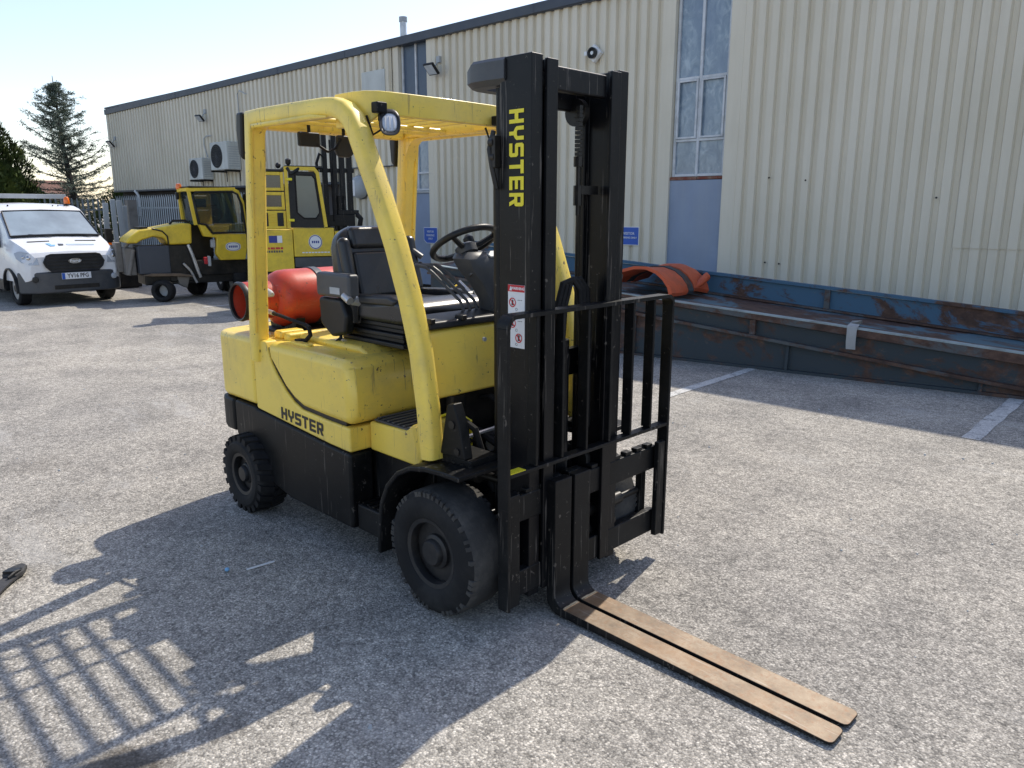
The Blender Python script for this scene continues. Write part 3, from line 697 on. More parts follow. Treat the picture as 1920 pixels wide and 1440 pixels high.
# tall galvanised sheets leaning together beside the van, stone post, white pipe
ps = thing('stacked_sheets', 'tall weathered galvanised sheets stood on end between van and yellow loader', 'metal sheets', (-16, 3.7, .55))
for i, (y, w, h, x, tl) in enumerate(((3.52, .11, 1.28, -16.1, .02), (3.66, .10, 1.36, -16.0, 0), (3.79, .12, 1.33, -15.95, -.02), (3.90, .09, 1.22, -16.05, .02))):
    m = MB(); m.obox((x, y, .57+h/2), (.02, 0, 0), (0, w/2, 0), (0, tl, h/2)); build('sheet', m, GALV, ps, bevel=.006)
m = MB(); m.box(-16.3, -15.7, 3.35, 4.0, .02, .56); build('stand', m, GREASE, ps, bevel=.02)
tag(build('timber_post', MB().box(-20.12, -19.9, 5.34, 5.58, 0, 1.97), CONC, bevel=.015), 'stout weathered post in front of the dark base at the building end', 'post')
t = thing('drain_pipe', 'short bent white pipe on the dark base above the post', 'pipe', W(-25.1, .10, 2.0), WA)
m = MB(); m.tube([(0, -.04, -.5), (0, -.04, .18), (-.04, -.06, .26), (-.12, -.08, .33)], .05, 8); build('pipe', m, WHITE, t, world=False)

# ------------------------------------------------------------------ trees and the far house
def cedar():
    t = thing('cedar_tree', 'tall ragged grey green cedar with bare tips behind the fence', 'tree', (-32, 7.7, 0))
    rnd = random.Random(3); tk = MB(); cr = MB()
    tp = [(-32+.06*sin(z*1.7), 7.7-.06*z+.05*sin(z*1.1), z) for z in [0, 1, 2, 3, 4, 5, 6, 6.7]]
    tk.tube(tp, [.20, .17, .145, .115, .085, .055, .028, .010], 8); 
    def at(z):
        i = min(6, int(z)) if z < 6 else 6; a = Vector(tp[i]); b = Vector(tp[i+1]); f = (z-a.z)/(b.z-a.z); return a.lerp(b, f)
    def needles(p, d, L, n):
        for _ in range(n):
            c = p+Vector((rnd.gauss(0, .05), rnd.gauss(0, .05), rnd.gauss(0, .03)))+d*rnd.uniform(-.5, .5)*L
            q = Vector((rnd.gauss(0, 1), rnd.gauss(0, 1), rnd.gauss(.15, .6))).normalized(); q = (q+d*.9).normalized()
            s = q.cross(Vector((rnd.gauss(0, 1), rnd.gauss(0, 1), rnd.gauss(0, 1)))).normalized()
            l = rnd.uniform(.06, .13)*(.55+.45*max(0, 1-p.z/7)**.5); w = rnd.uniform(.011, .02)
            cr.add([c-s*w, c+s*w, c+q*l], [(0, 1, 2)])
    nb = 96
    for i in range(nb):
        f = (i+.5)/nb; z = 1.3+5.1*f**1.05
        az = i*2.399+rnd.uniform(-.5, .5)
        reach = (2.55*(1-f)**.85+.12)*rnd.uniform(.60, 1.15)
        rise = rnd.uniform(.30, .70)*reach*(1 if f > .3 else .3)
        p0 = at(z); end = p0+Vector((cos(az)*reach, sin(az)*reach, rise))
        pts = [p0.lerp(end, q/5)+Vector((0, 0, .10*reach*sin(pi*q/5)*(-.7)))+Vector((rnd.gauss(0, .03), rnd.gauss(0, .03), 0))*q for q in range(6)]
        tk.tube(pts, [.035*(1-f*.6), .028*(1-f*.5), .02, .014, .009, .004], 5)
        for q in range(1, 6):
            a = pts[q-1]; b = pts[q]
            for s_ in range(3):
                base = a.lerp(b, rnd.random()); sd = Vector((-sin(az), cos(az), 0))*(1 if s_ % 2 else -1)
                dirn = (sd*rnd.uniform(.5, 1)+Vector((cos(az), sin(az), 0))*.8+Vector((0, 0, rnd.uniform(-.1, .35)))).normalized()
                L = rnd.uniform(.22, .55)*(1.1-q*.11)*(.30+.75*(1-f)**.6); e = base+dirn*L
                tk.tube([base, base.lerp(e, .5), e], [.009, .006, .002], 3)
                for w in range(4): needles(base.lerp(e, .25+w*.25), dirn, .13*(.4+.6*(1-f)), 5 if q < 5 else 3)
            needles(a.lerp(b, .5), (b-a).normalized(), .3, 7 if q < 5 else 4)
    needles(Vector(tp[6]), Vector((0, 0, 1)), .8, 40)
    build('trunk', tk, BARK, t); build('crown', cr, CEDAR, t, smooth=180)
cedar()
def conifer(x, y, r, h, label, seed, n=15000, name='leyland_cypress', mat=LEYL):
    t = thing(name, label, 'tree', (x, y, 0), 0); rnd = random.Random(seed); cr = MB(); tk = MB()
    tk.tube([(x, y, 0), (x, y, h*.5), (x, y, h*.93)], [.16, .1, .02], 7); build('trunk', tk, BARK, t)
    for _ in range(n):
        f = rnd.random()**1.3; z = .15+(h-.15)*f; az = rnd.uniform(0, 2*pi)
        lump = 1+.10*sin(az*5+z*2.3)+.08*sin(az*9-z*4.1)+.07*sin(z*7+az*3)
        rr = r*min(1.0, (1-f)*1.55+.02)**.80*lump*(1-.40*rnd.random()**2.6)
        c = Vector((x+rr*cos(az), y+rr*sin(az), z+rnd.gauss(0, .06)))
        q = Vector((cos(az)*.55+rnd.gauss(0, .3), sin(az)*.55+rnd.gauss(0, .3), 1.0+rnd.gauss(0, .25))).normalized()
        s = q.cross(Vector((cos(az), sin(az), rnd.gauss(0, .4)))).normalized()
        l = rnd.uniform(.075, .15); w = l*.36
        cr.add([c-s*w*.5, c+s*w*.5, c+q*l*.6+s*w, c+q*l, c+q*l*.6-s*w], [(0, 1, 2, 3, 4)])
    build('crown', cr, mat, t, smooth=180)
conifer(-26.6, 2.70, 2.05, 6.4, 'dense dark green conifer with yellow green edge at the left of the fence', 11, 95000)
conifer(-29.6, 5.4, 1.5, 2.5, 'low dark bush in front of the far brick house', 12, 6000, 'garden_bush')
conifer(-30.4, 9.0, 1.6, 2.7, 'low bush under the cedar near the end of the unit', 13, 6000, 'garden_bush')
hs = thing('brick_house', 'far low brick house with a brown roof seen past the conifer', 'house', (-54, 12, 0))
m = MB(); m.box(-58, -52, 8.2, 13.5, 0, 2.3); build('wall', m, BRICK, hs)
m = MB(); m.prism([(-51.6, 2.25), (-55, 3.55), (-58.4, 2.25)], 7.9, 13.8, 'xz'); build('roof', m, BROWNROOF, hs)
m = MB(); m.box(-55.3, -54.7, 9.6, 10.3, 3.3, 4.0); build('chimney', m, BRICK, hs)
for y in (9.0, 11.4):
    m = MB(); m.box(-51.99, -51.93, y, y+1.3, 1.0, 2.2); w_ = build('window', m, FRAME, hs)
    m = MB(); m.box(-51.93, -51.91, y+.08, y+1.22, 1.08, 2.12); build('pane', m, DGLASS, w_)

# ================================================================== THE FORKLIFT
fk = thing('forklift', 'yellow forklift truck with black mast and lowered forks in the middle of the yard', 'forklift', (0, 0, 0))
H = .5
def P(name, mb, mat, **k): return build(name, mb, mat, fk, **k)
# --- rear weight, lower black band, side body, hood
plan = [(-1.580, -H), (-1.95, -H), (-2.03, -.475), (-2.075, -.41), (-2.125, -.2), (-2.14, 0), (-2.125, .2), (-2.075, .41), (-2.03, .475), (-1.95, H), (-1.580, H)]
m = MB(); m.prism(plan, .628, 1.012, 'xy'); P('counterweight', m, YEL, bevel=.035, seg=4)
plan2 = [(x-(.006 if x < -1.6 else 0), y*1.012) for x, y in plan]; plan2[0] = (-1.855, -.506); plan2[-1] = (-1.855, .506)
m = MB(); m.prism(plan2, .425, .622, 'xy'); P('lower_counterweight', m, BLK, bevel=.02, seg=3)
side = [(-1.848, .622), (-1.848, .405), (-1.60, .415), (-1.555, .37), (-1.517, .27), (-1.43, .20), (-1.265, .165), (-.662, .165), (-.658, .552), (-.845, .560), (-1.582, .610), (-1.60, .622)]
for s in (-1, 1):
    m = MB(); m.prism(side, s*.503, s*.365, 'xz'); P('side_panel', m, BLK, bevel=.018, seg=3)
# recessed entry step ahead of the black panel
for s in (-1, 1):
    m = MB(); m.box(-.655, -.325, min(s*.478, s*.12), max(s*.478, s*.12), .165, .300); P('entry_step', m, BLK, bevel=.012)
    m = MB()
    for i in range(7): m.box(-.635+i*.042, -.618+i*.042, min(s*.46, s*.36), max(s*.46, s*.36), .3005, .307)
    P('step_tread', m, GREASE)
    m = MB(); m.box(-.655, -.10, min(s*.355, s*.12), max(s*.355, s*.12), .302, .552); P('inner_panel', m, BLK, bevel=.004)
frame = [(-1.575, .617), (-.845, .566), (-.655, .560), (-.655, .682), (-.86, .686), (-1.09, .696), (-1.17, .722), (-1.25, .770), (-1.335, .845), (-1.385, .90), (-1.425, .985), (-1.44, 1.012), (-1.575, 1.012)]
for s in (-1, 1):
    m = MB(); m.prism(frame, s*H, s*.30, 'xz'); P('side_body', m, YEL, bevel=.012, seg=3)
    m = MB(); m.cyl((-1.50, s*(H-.002), .955), (-1.50, s*(H+.004), .955), .014, 14); P('bolt', m, GREASE)
# dark seam filler behind the panel gaps
m = MB(); m.box(-1.60, -.70, -.485, .485, .45, .98); m.box(-1.40, -.12, -.345, .345, .18, .58); P('chassis', m, GREASE)
hood = [(-1.432, 1.012), (-1.395, .918), (-1.335, .862), (-1.25, .784), (-1.165, .735), (-1.085, .708), (-.86, .697), (-.640, .692), (-.630, .74), (-.640, .97), (-.665, 1.010)]
m = MB(); m.prism(hood, -H-.004, H+.004, 'xz'); P('hood', m, YEL, bevel=.048, seg=5, ang=50)
m = MB(); m.prism([(-1.44, 1.0), (-1.40, 1.045), (-.80, 1.045), (-.72, 1.0)], -.33, .33, 'xz'); P('seat_deck', m, YEL, bevel=.025, seg=3)
m = MB(); m.box(-1.42, -1.36, -.40, .40, 1.0, 1.05); P('hood_latch_bar', m, YEL, bevel=.02, seg=3)
m = MB(); m.box(-1.30, -1.12, -.43, -.385, 1.004, 1.024); P('hood_catch', m, YEL, bevel=.01)
# --- floor, side sill with grating
m = MB(); m.box(-.645, -.10, -.295, .295, .60, .702); P('floor', m, BLK)
sill = [(-.650, .556), (-.650, .700), (-.36, .710), (-.315, .745), (-.20, .795), (-.13, .80), (-.12, .665), (-.19, .618), (-.265, .553)]
for s in (-1, 1):
    m = MB(); m.prism(sill, s*.388, s*.30, 'xz'); P('side_sill', m, YEL, bevel=.012, seg=3)
    m = MB(); m.add([(-.27, s*.389, .562), (-.13, s*.475, .660), (-.10, s*.475, .672), (-.10, s*.389, .672), (-.315, s*.389, .735), (-.13, s*.470, .80), (-.10, s*.470, .80), (-.10, s*.389, .80)],
          [(0, 1, 2, 3), (7, 6, 5, 4), (0, 4, 5, 1), (1, 5, 6, 2), (2, 6, 7, 3), (3, 7, 4, 0)]); P('sill_flare', m, YEL, bevel=.010, seg=3)
    m = MB()
    m.box(-.622, -.335, min(s*.378, s*.08), max(s*.378, s*.08), .706, .716)
    for i in range(7): m.box(-.612+i*.04, -.594+i*.04, min(s*.370, s*.09), max(s*.370, s*.09), .7165, .724)
    P('floor_mat', m, PLAG, bevel=.003)
# --- front cowl, cover strip
m = MB(); m.prism([(-.105, .905), (-.112, .93), (-.138, 1.165), (-.150, 1.198), (-.185, 1.198), (-.160, .905)], -.438, .438, 'xz'); P('cowl', m, YEL, bevel=.018, seg=4)
m = MB(); m.prism([(-.135, 1.203), (-.142, 1.235), (-.285, 1.252), (-.29, 1.203)], -.415, .415, 'xz'); P('cowl_cover', m, PLA, bevel=.01, seg=2)
for y in (-.40, -.22, .0, .20, .38):
    m = MB(); m.box(-.185, -.130, y-.014, y+.014, 1.228, 1.252); P('cover_clip', m, GREASE, bevel=.005)
m = MB(); m.cyl((-.118, -.12, 1.135), (-.108, -.12, 1.135), .010, 10); P('bolt', m, GREY)
m = MB(); m.box(-.215, -.190, -.33, .38, .70, 1.20); P('bulkhead', m, PLA)
m = MB(); m.box(-.21, -.185, -.37, .40, .30, .90); m.box(-.185, -.13, .05, .38, .42, .86); m.box(-.185, -.13, -.30, -.22, .5, .9); P('front_bulkhead', m, GREASE, bevel=.01)
# hoses, pipes and the yellow lead in the opening under the cowl
m = MB()
for (y, z, dx, r) in ((-.30, .80, .05, .016), (-.18, .70, .10, .018), (-.08, .84, .06, .014), (.02, .74, .10, .016), (.12, .82, .08, .016), (.24, .72, .06, .018), (-.25, .62, .12, .014)):
    m.tube([(-.22, y, z), (-.15+dx*.4, y+.01, z+.02), (-.08+dx, y+.04, z-.04), (-.05+dx, y+.06, z-.16), (.0+dx, y+.08, z-.32)], r, 8)
m.tube([(-.12, -.42, .70), (-.10, -.1, .68), (-.10, .35, .70)], .022, 8); m.tube([(-.08, -.42, .62), (-.06, 0, .61), (-.08, .35, .62)], .016, 8)
P('hose', m, RUB)
m = MB(); m.tube([(-.10, -.22, .62), (-.09, -.23, .78), (-.12, -.29, .83), (-.19, -.33, .80), (-.22, -.34, .76)], .007, 6); P('lead', m, PRINTY)
m = MB(); m.tube([(-.09, -.36, .705), (-.06, -.1, .73), (-.06, .3, .71)], .009, 6); m.cyl((-.05, -.15, .66), (-.05, -.08, .66), .03, 12); m.box(-.10, -.02, -.36, -.30, .60, .66); P('pipe', m, ALU)
# tilt cylinder bracket beside the near leg
for s in (-1, 1):
    m = MB(); m.prism([(-.02, .70), (.03, .92), (.07, .93), (.10, .86), (.135, .70)], s*.42, s*.47, 'xz')
    m.box(-.02, .16, min(s*.46, s*.30), max(s*.46, s*.30), .66, .70); P('leg_bracket', m, BLK, bevel=.006)
    m = MB(); m.cyl((.06, s*.475, .84), (.06, s*.415, .84), .018, 14); m.cyl((.09, s*.475, .73), (.09, s*.415, .73), .016, 10); P('bolt', m, GREASE)
    m = MB(); m.cyl((-.18, s*.28, .56), (.02, s*.28, .57), .042, 16); m.cyl((.02, s*.28, .57), (.17, s*.28, .575), .02, 12); P('tilt_cylinder', m, GREASE)
# --- fenders
fend = [(-.345, .17), (-.338, .29), (-.315, .42), (-.265, .515), (-.19, .59), (-.10, .635), (0, .655), (.10, .662), (.215, .662)]
for s in (-1, 1):
    m = MB(); m.sweep([(x, s*.43, z) for x, z in fend], [(-.012, -.145), (.012, -.145), (.012, .145), (-.012, .145)], (0, 1, 0)); P('fender', m, BLK, bevel=.008, ang=60)
    m = MB()
    for q in range(3): m.cyl((.06+.05*q, s*.46, .673), (.06+.05*q, s*.46, .682), .010, 8)
    P('fender_bolt', m, GREASE)
# --- wheels
def wheel(name, x, y, s, r, w, rim_r, lugs):
    """s: outward side; y: outer face"""
    o = (x, y, r); ax = (0, -s, 0)      # profile distance runs inwards
    m = MB()
    m.lathe([(rim_r-.012, .045), (rim_r-.02, .075), (rim_r*.62, .085), (rim_r*.52, .06), (rim_r*.50, .03), (rim_r*.42, .022), (.0001, .022)], o, ax, 32)
    m.lathe([(rim_r, .012), (rim_r+.004, .0), (rim_r-.014, .004), (rim_r-.02, .03), (rim_r-.012, .05), (rim_r, .06)], o, ax, 40, closed=True)
    wh = build(name, m, RIM, fk, smooth=50)
    m = MB()
    p = [(rim_r-.006, .010), (rim_r+.012, -.006), (rim_r+(r-rim_r)*.35, -.014), (rim_r+(r-rim_r)*.62, -.012), (r-.028, -.002), (r-.010, .010), (r-.002, .024), (r, w*.5),
         (r-.002, w-.024), (r-.010, w-.010), (r-.028, w+.002), (rim_r+(r-rim_r)*.5, w+.012), (rim_r, w), (rim_r-.02, w*.6), (rim_r-.02, w*.4)]
    m.lathe(p, o, ax, 56 if lugs else 120, closed=True)
    if lugs:
        n = 22
        for i in range(n):
            for sd in (0, 1):
                a0 = 2*pi*(i+.5*sd)/n; da = 2*pi/n*.31
                t0, t1 = (-.004, w*.47) if sd == 0 else (w*.53, w+.004)
                vs_ = []
                for (a, rr) in ((a0-da, r-.030), (a0+da, r-.030), (a0+da*.85, r+.013), (a0-da*.85, r+.013)):
                    for t in (t0, t1):
                        aa = a+(.10 if (t == t1) == (sd == 0) else 0)
                        rz = rr-(.006 if (t < .002 or t > w-.002) and rr > r else 0)
                        vs_.append((x+rz*sin(aa), y-s*t, r+rz*cos(aa)))
                m.add(vs_, [(0, 2, 4, 6), (1, 7, 5, 3), (0, 1, 3, 2), (2, 3, 5, 4), (4, 5, 7, 6), (6, 7, 1, 0)])
    else:               # worn, nicked shoulders
        rj = random.Random(int(100*y)+5); n = 58; nf = len(m.f)
        for k_ in range(nf):
            c = sum((Vector(m.v[q]) for q in m.f[k_]), Vector())/len(m.f[k_]); t_ = -s*(c.y-y)
            if sqrt((c.x-x)**2+(c.z-r)**2) > r-.016 and .008 < t_ < w-.008: m.m[k_] = 1
        for i in range(n):
            for t0, t1 in ((-.0025, .034), (w-.034, w+.0025)):
                if rj.random() < .22: continue
                a0 = 2*pi*i/n+rj.uniform(-.012, .012); da = rj.uniform(.030, .044); q_ = rj.uniform(-.0012, .0035)
                vs_ = []
                for (a, rr) in ((a0-da, r-.034), (a0+da, r-.034), (a0+da*.9, r-q_-.001), (a0-da*.9, r-q_)):
                    for t in (t0, t1):
                        rz = rr-(.007 if rr > r-.01 and (t < 0 or t > w) else 0)
                        vs_.append((x+rz*sin(a), y-s*t, r+rz*cos(a)))
                m.add(vs_, [(0, 2, 4, 6), (1, 7, 5, 3), (0, 1, 3, 2), (2, 3, 5, 4), (4, 5, 7, 6), (6, 7, 1, 0)], 1)
    build('tyre', m, [RUB, RUBD], wh, smooth=38 if lugs else 42)
    m = MB()
    m.lathe([(rim_r*.40, .06), (rim_r*.40, .012), (rim_r*.34, .0), (.0001, -.002)], o, ax, 24); build('hub', m, RIM, wh, smooth=40)
    m = MB()
    for i in range(6):
        a = 2*pi*i/6; c = Vector((x+rim_r*.60*sin(a), y-s*.08, r+rim_r*.60*cos(a)))
        m.cyl(c, c+Vector((0, s*.028, 0)), .012, 6)
    build('wheel_nuts', m, GREASE, wh)
    return wh
wheel('wheel', .005, -.558, -1, .278, .20, .150, False)
wheel('wheel', .005, .558, 1, .278, .20, .150, False)
wheel('wheel', -1.672, -.575, -1, .221, .165, .120, True)
wheel('wheel', -1.672, .575, 1, .221, .165, .120, True)
m = MB(); m.cyl((.005, -.40, .278), (.005, .40, .278), .085, 18); m.box(-.12, .10, -.30, .30, .18, .42); P('axle', m, GREASE, bevel=.01)
m = MB(); m.cyl((-1.672, -.45, .221), (-1.672, .45, .221), .05, 14); m.box(-1.75, -1.59, -.36, .36, .17, .30); P('axle', m, GREASE, bevel=.01)

# --- overhead guard
def arc(cx, cz, r, a0, a1, n): return [(cx+r*cos(radians(a0+(a1-a0)*i/n)), cz+r*sin(radians(a0+(a1-a0)*i/n))) for i in range(n+1)]
gpath = [(-1.540, .90), (-1.532, .95), (-1.497, 1.30), (-1.455, 1.685), (-1.405, 2.146), (-1.30, 2.1485), (-1.0, 2.147), (-.72, 2.143), (-.645, 2.136), (-.585, 2.116), (-.537, 2.080), (-.497, 2.020), (-.455, 1.940), (-.353, 1.750), (-.262, 1.557), (-.178, 1.339), (-.116, 1.132), (-.075, .880), (-.056, .673)]
def rsq(a, b, r, n=4):
    return [(sx*(a-r)+r*cos(radians(q0+90*i/n)), sy*(b-r)+r*sin(radians(q0+90*i/n))) for sx, sy, q0 in ((1, 1, 0), (-1, 1, 90), (-1, -1, 180), (1, -1, 270)) for i in range(n+1)]
for s in (-1, 1):
    m = MB(); m.sweep([(x, s*.482, z) for x, z in gpath], rsq(.043, .044, .026), (0, 1, 0)); P('guard_frame', m, YEL_G, smooth=34)
    # pressed rib along post and rail, inner side
    rib = [(-1.478, s*.525, 1.06), (-1.425, s*.525, 1.60), (-1.372, s*.525, 2.085), (-1.350, s*.525, 2.108), (-.80, s*.525, 2.108), (-.68, s*.522, 2.100)]
    m = MB(); m.tube(rib, [.008, .012, .012, .012, .012, .004], 8); P('guard_rib', m, YEL_G)
    rr = .12 if s > 0 else .045
    cx, cz = -1.378+rr, 2.106-rr; fl = [(-1.382, 2.110)]+[(cx+rr*cos(radians(a)), cz+rr*sin(radians(a))) for a in range(90, 181, 15)]
    m = MB(); m.prism(fl, s*.515, s*.445, 'xz'); P('corner_fillet', m, YEL_G, smooth=30)
    m = MB(); m.box(-1.585, -1.485, min(s*.502, s*.45), max(s*.502, s*.45), .90, 1.06); P('post_foot', m, YEL_G, bevel=.012, seg=3)
# roof: front beam with gusset corners, rear beam, cross rods, bars
fb = [(-.74, -.44), (-.62, -.438), (-.545, -.42), (-.50, -.37), (-.485, -.30), (-.475, 0), (-.485, .30), (-.50, .37), (-.545, .42), (-.62, .438), (-.74, .44)]
m = MB(); rings = []
for i, (x, y) in enumerate(fb):
    t = Vector((fb[min(i+1, 10)][0]-fb[max(i-1, 0)][0], fb[min(i+1, 10)][1]-fb[max(i-1, 0)][1], 0)).normalized(); n = Vector((t.y, -t.x, 0))
    lo = 2.105 if i > 2 else 2.06
    rings.append([Vector((x, y, 2.205)), Vector((x, y, lo)), Vector((x, y, lo))-n*.035, Vector((x, y, 2.205))-n*.035])
m.rings(rings); P('front_beam', m, YEL_G, bevel=.006, seg=2)
m = MB(); m.box(-1.445, -1.365, -.434, .434, 2.10, 2.185); P('rear_beam', m, YEL_G, bevel=.02, seg=3)
for x in (-1.17, -1.02):
    m = MB(); m.cyl((x, -.44, 2.128), (x, .44, 2.126), .0125, 10); P('roof_rod', m, YEL_G)
bar0 = None
for i in range(7):
    y = -.324+i*.108
    if bar0 is None:
        m = MB(); m.box(-1.37, -.50, y-.009, y+.009, 2.136, 2.172); bar0 = P('roof_bar', m, YEL_G, bevel=.004); y00 = y
    else: copy_part(bar0, 0, y-y00, 0)
# black lamp plate at the rear post
for s in (-1, 1):
    m = MB(); m.prism([(-1.462, 2.185), (-1.522, 2.185), (-1.535, 2.10), (-1.525, 1.98), (-1.488, 1.95)], s*.525, s*.44, 'xz'); P('rear_lamp', m, PLA, bevel=.014, seg=3)
# --- work lamps
def worklamp(y):
    c = Vector((-.42, y, 2.070)); n = Vector((.80, -.56, -.20)).normalized(); w = Vector((0, 0, 1)); w = (w-n*w.z).normalized(); u = w.cross(n)
    def ring(sz, d, p=2.6, k=28):
        return [c+n*d+u*(sz*math.copysign(abs(cos(2*pi*i/k))**(2/p), cos(2*pi*i/k)))+w*(sz*1.05*math.copysign(abs(sin(2*pi*i/k))**(2/p), sin(2*pi*i/k))) for i in range(k)]
    m = MB(); m.rings([ring(.030, -.065), ring(.055, -.05), ring(.070, -.015), ring(.073, .022), ring(.067, .032), ring(.054, .030), ring(.053, .014)]); lp = P('work_lamp', m, PLA, smooth=50)
    m = MB(); m.rings([ring(.0520, .018), ring(.045, .026), ring(.02, .030), ring(.001, .031)]); build('lens', m, LENS, lp, smooth=60)
    m = MB()
    for a in (-.028, 0, .028): m.obox(c+n*.031+u*a, u*.004, w*.034, n*.003)
    build('reflector', m, GREY, lp)
    m = MB(); m.box(-.475, -.43, y-.055, y+.0, 2.105, 2.150); m.box(-.465, -.43, y-.03, y+.02, 2.07, 2.104); build('lamp_bracket', m, BLK, lp, bevel=.006)
    m = MB(); m.tube([c-n*.06, c-n*.09-w*.03, (-.50, y-.03, 2.02), (-.53, y-.04, 2.10)], .006, 6); build('cable', m, RUB, lp)
worklamp(-.378); worklamp(.33)
# mirrors under the roof
m = MB(); m.box(-1.315, -1.285, -.305, -.182, 2.022, 2.095); mi = P('mirror', m, PLA, bevel=.010)
m = MB(); m.prism([(-.075, 2.092), (.015, 2.092), (.030, 2.0), (.0, 1.978), (-.07, 1.978), (-.09, 2.01)], -1.315, -1.285, 'yz'); P('mirror', m, PLA, bevel=.012)
m = MB(); m.tube([(-1.28, -.20, 2.03), (-1.27, -.15, 2.0), (-1.28, -.10, 2.02), (-1.28, -.06, 2.07)], .007, 6); m.tube([(-1.30, -.03, 2.085), (-1.30, -.03, 2.14)], .009, 6); m.tube([(-1.30, -.24, 2.09), (-1.30, -.24, 2.14)], .009, 6); P('mirror_arm', m, BLK)
# --- seat
_n0 = len(bpy.data.objects); _before = set(bpy.data.objects)
def pad(name, sect, y0, y1, mat, par=None, bev=.03):
    m = MB(); m.prism(sect, y0, y1, 'xz'); return build(name, m, mat, par or fk, bevel=bev, seg=4, ang=40)
YS = -.02
m = MB()
for i, (z, d) in enumerate(((1.045, .0), (1.068, .02), (1.092, .0), (1.115, .02), (1.140, .004))):
    m.box(-1.12+d, -.60-d, YS-.225+d, YS+.225-d, z, z+.023)
P('seat_suspension', m, PLA, bevel=.006)
cush = [(-1.10, 1.165), (-1.10, 1.255), (-.80, 1.262), (-.62, 1.285), (-.535, 1.270), (-.495, 1.235), (-.52, 1.18), (-.60, 1.165)]
seat = pad('seat', cush, YS-.255, YS+.255, VINYL, bev=.035)
pad('seat_bolster', [(-1.05, 1.24), (-1.03, 1.285), (-.66, 1.305), (-.60, 1.285), (-.62, 1.25)], YS-.262, YS-.185, VINYL, seat, .022)
pad('seat_bolster', [(-1.05, 1.24), (-1.03, 1.285), (-.66, 1.305), (-.60, 1.285), (-.62, 1.25)], YS+.185, YS+.262, VINYL, seat, .022)
back = [(-1.09, 1.20), (-1.20, 1.32), (-1.255, 1.50), (-1.265, 1.585), (-1.225, 1.625), (-1.17, 1.60), (-1.13, 1.50), (-1.06, 1.33), (-1.02, 1.22)]
m = MB(); m.prism([(YS+y, z) for y, z in ((-.235, 1.20), (-.25, 1.35), (-.232, 1.53), (-.20, 1.60), (-.13, 1.628), (.13, 1.628), (.20, 1.60), (.232, 1.53), (.25, 1.35), (.235, 1.20))], -.055, .055, 'yz')
T_ = Matrix.Translation((-1.075, 0, 1.22)) @ Matrix.Rotation(radians(-15), 4, 'Y') @ Matrix.Translation((0, 0, -1.22))
m.v = [tuple(T_ @ Vector(p)) for p in m.v]; bk = P('seat_back', m, VINYL, bevel=.04, seg=5)
def backpad(name, y0, y1, z0, z1, d, bev):
    m = MB(); m.box(.03, .03+d, YS+y0, YS+y1, z0, z1); m.v = [tuple(T_ @ Vector(p)) for p in m.v]; build(name, m, VINYL, bk, bevel=bev, seg=4)
backpad('headrest_pad', -.165, .165, 1.50, 1.615, .050, .035)
backpad('back_pad', -.170, .170, 1.24, 1.485, .045, .035)
backpad('back_bolster', -.243, -.175, 1.25, 1.56, .065, .032); backpad('back_bolster', .175, .243, 1.25, 1.56, .065, .032)
m = MB(); m.tube([(-1.13, YS+.16, 1.50), (-1.06, YS+.21, 1.485), (-1.02, YS+.24, 1.45)], .016, 8); P('seat_handle', m, PLAG)
# armrest module on the near side
m = MB(); m.box(-1.21, -.905, -.335, -.268, 1.270, 1.392); ar = P('armrest_box', m, PLAG, bevel=.018, seg=3)
m = MB(); m.box(-1.075, -.985, -.3375, -.3355, 1.288, 1.322); build('window_slot', m, GREY, ar, bevel=.0008)
m = MB(); m.prism([(-1.21, 1.262), (-1.0, 1.262), (-.955, 1.18), (-.975, 1.09), (-1.10, 1.06), (-1.20, 1.12)], -.325, -.262, 'xz'); build('armrest_base', m, PLA, ar, bevel=.018, seg=3)
m = MB(); m.cyl((-.955, -.33, 1.285), (-.905, -.33, 1.262), .020, 12); m.cyl((-.93, -.30, 1.27), (-.93, -.26, 1.25), .03, 12); build('lever_knob', m, ALU, ar)
m = MB(); m.tube([(-.955, -.29, 1.27), (-.93, -.28, 1.22), (-.94, -.27, 1.15)], .022, 8); build('arm_stay', m, BLK, ar)
for o_ in set(bpy.data.objects)-_before:
    if o_.parent == fk: o_.location.x += .05
# seat belt buckle
m = MB(); m.tube([(-.80, YS+.27, 1.20), (-.76, YS+.275, 1.30), (-.70, YS+.275, 1.33), (-.62, YS+.27, 1.285)], .011, 6); m.box(-.64, -.58, YS+.25, YS+.29, 1.265, 1.29); P('belt_buckle', m, CHROME)
m = MB(); m.tube([(-1.02, -.285, 1.11), (-1.0, -.30, 1.06), (-1.04, -.315, 1.025), (-1.10, -.32, 1.02)], .010, 6); P('cable', m, RUB)
# --- steering column, wheel, levers
m = MB()
def sec(x, z, y0, y1, dx): return [Vector((x+a*dx, (y0+y1)/2+b*(y1-y0)/2, z)) for a, b in ((-1, -.8), (-1, .8), (-.4, 1), (.8, .9), (1, .4), (1, -.4), (.8, -.9), (-.4, -1))]
m.rings([sec(-.235, 1.22, .01, .115, .05), sec(-.24, 1.30, -.005, .112, .052), sec(-.25, 1.37, -.045, .10, .058), sec(-.262, 1.43, -.10, .095, .066), sec(-.270, 1.485, -.125, .09, .072), sec(-.285, 1.515, -.10, .07, .055)]); P('steering_column', m, PLAG, smooth=50)
sc_ = Vector((-.315, -.055, 1.552)); sn = Vector((-.50, 0, .866)); su = Vector((0, 1, 0)); sw = sn.cross(su)
m = MB(); R_ = .152; m.tube([sc_+su*(R_*cos(2*pi*i/44))+sw*(R_*sin(2*pi*i/44)) for i in range(44)], .0155, 10, loop=True); stw = P('steering_wheel', m, PLA)
m = MB()
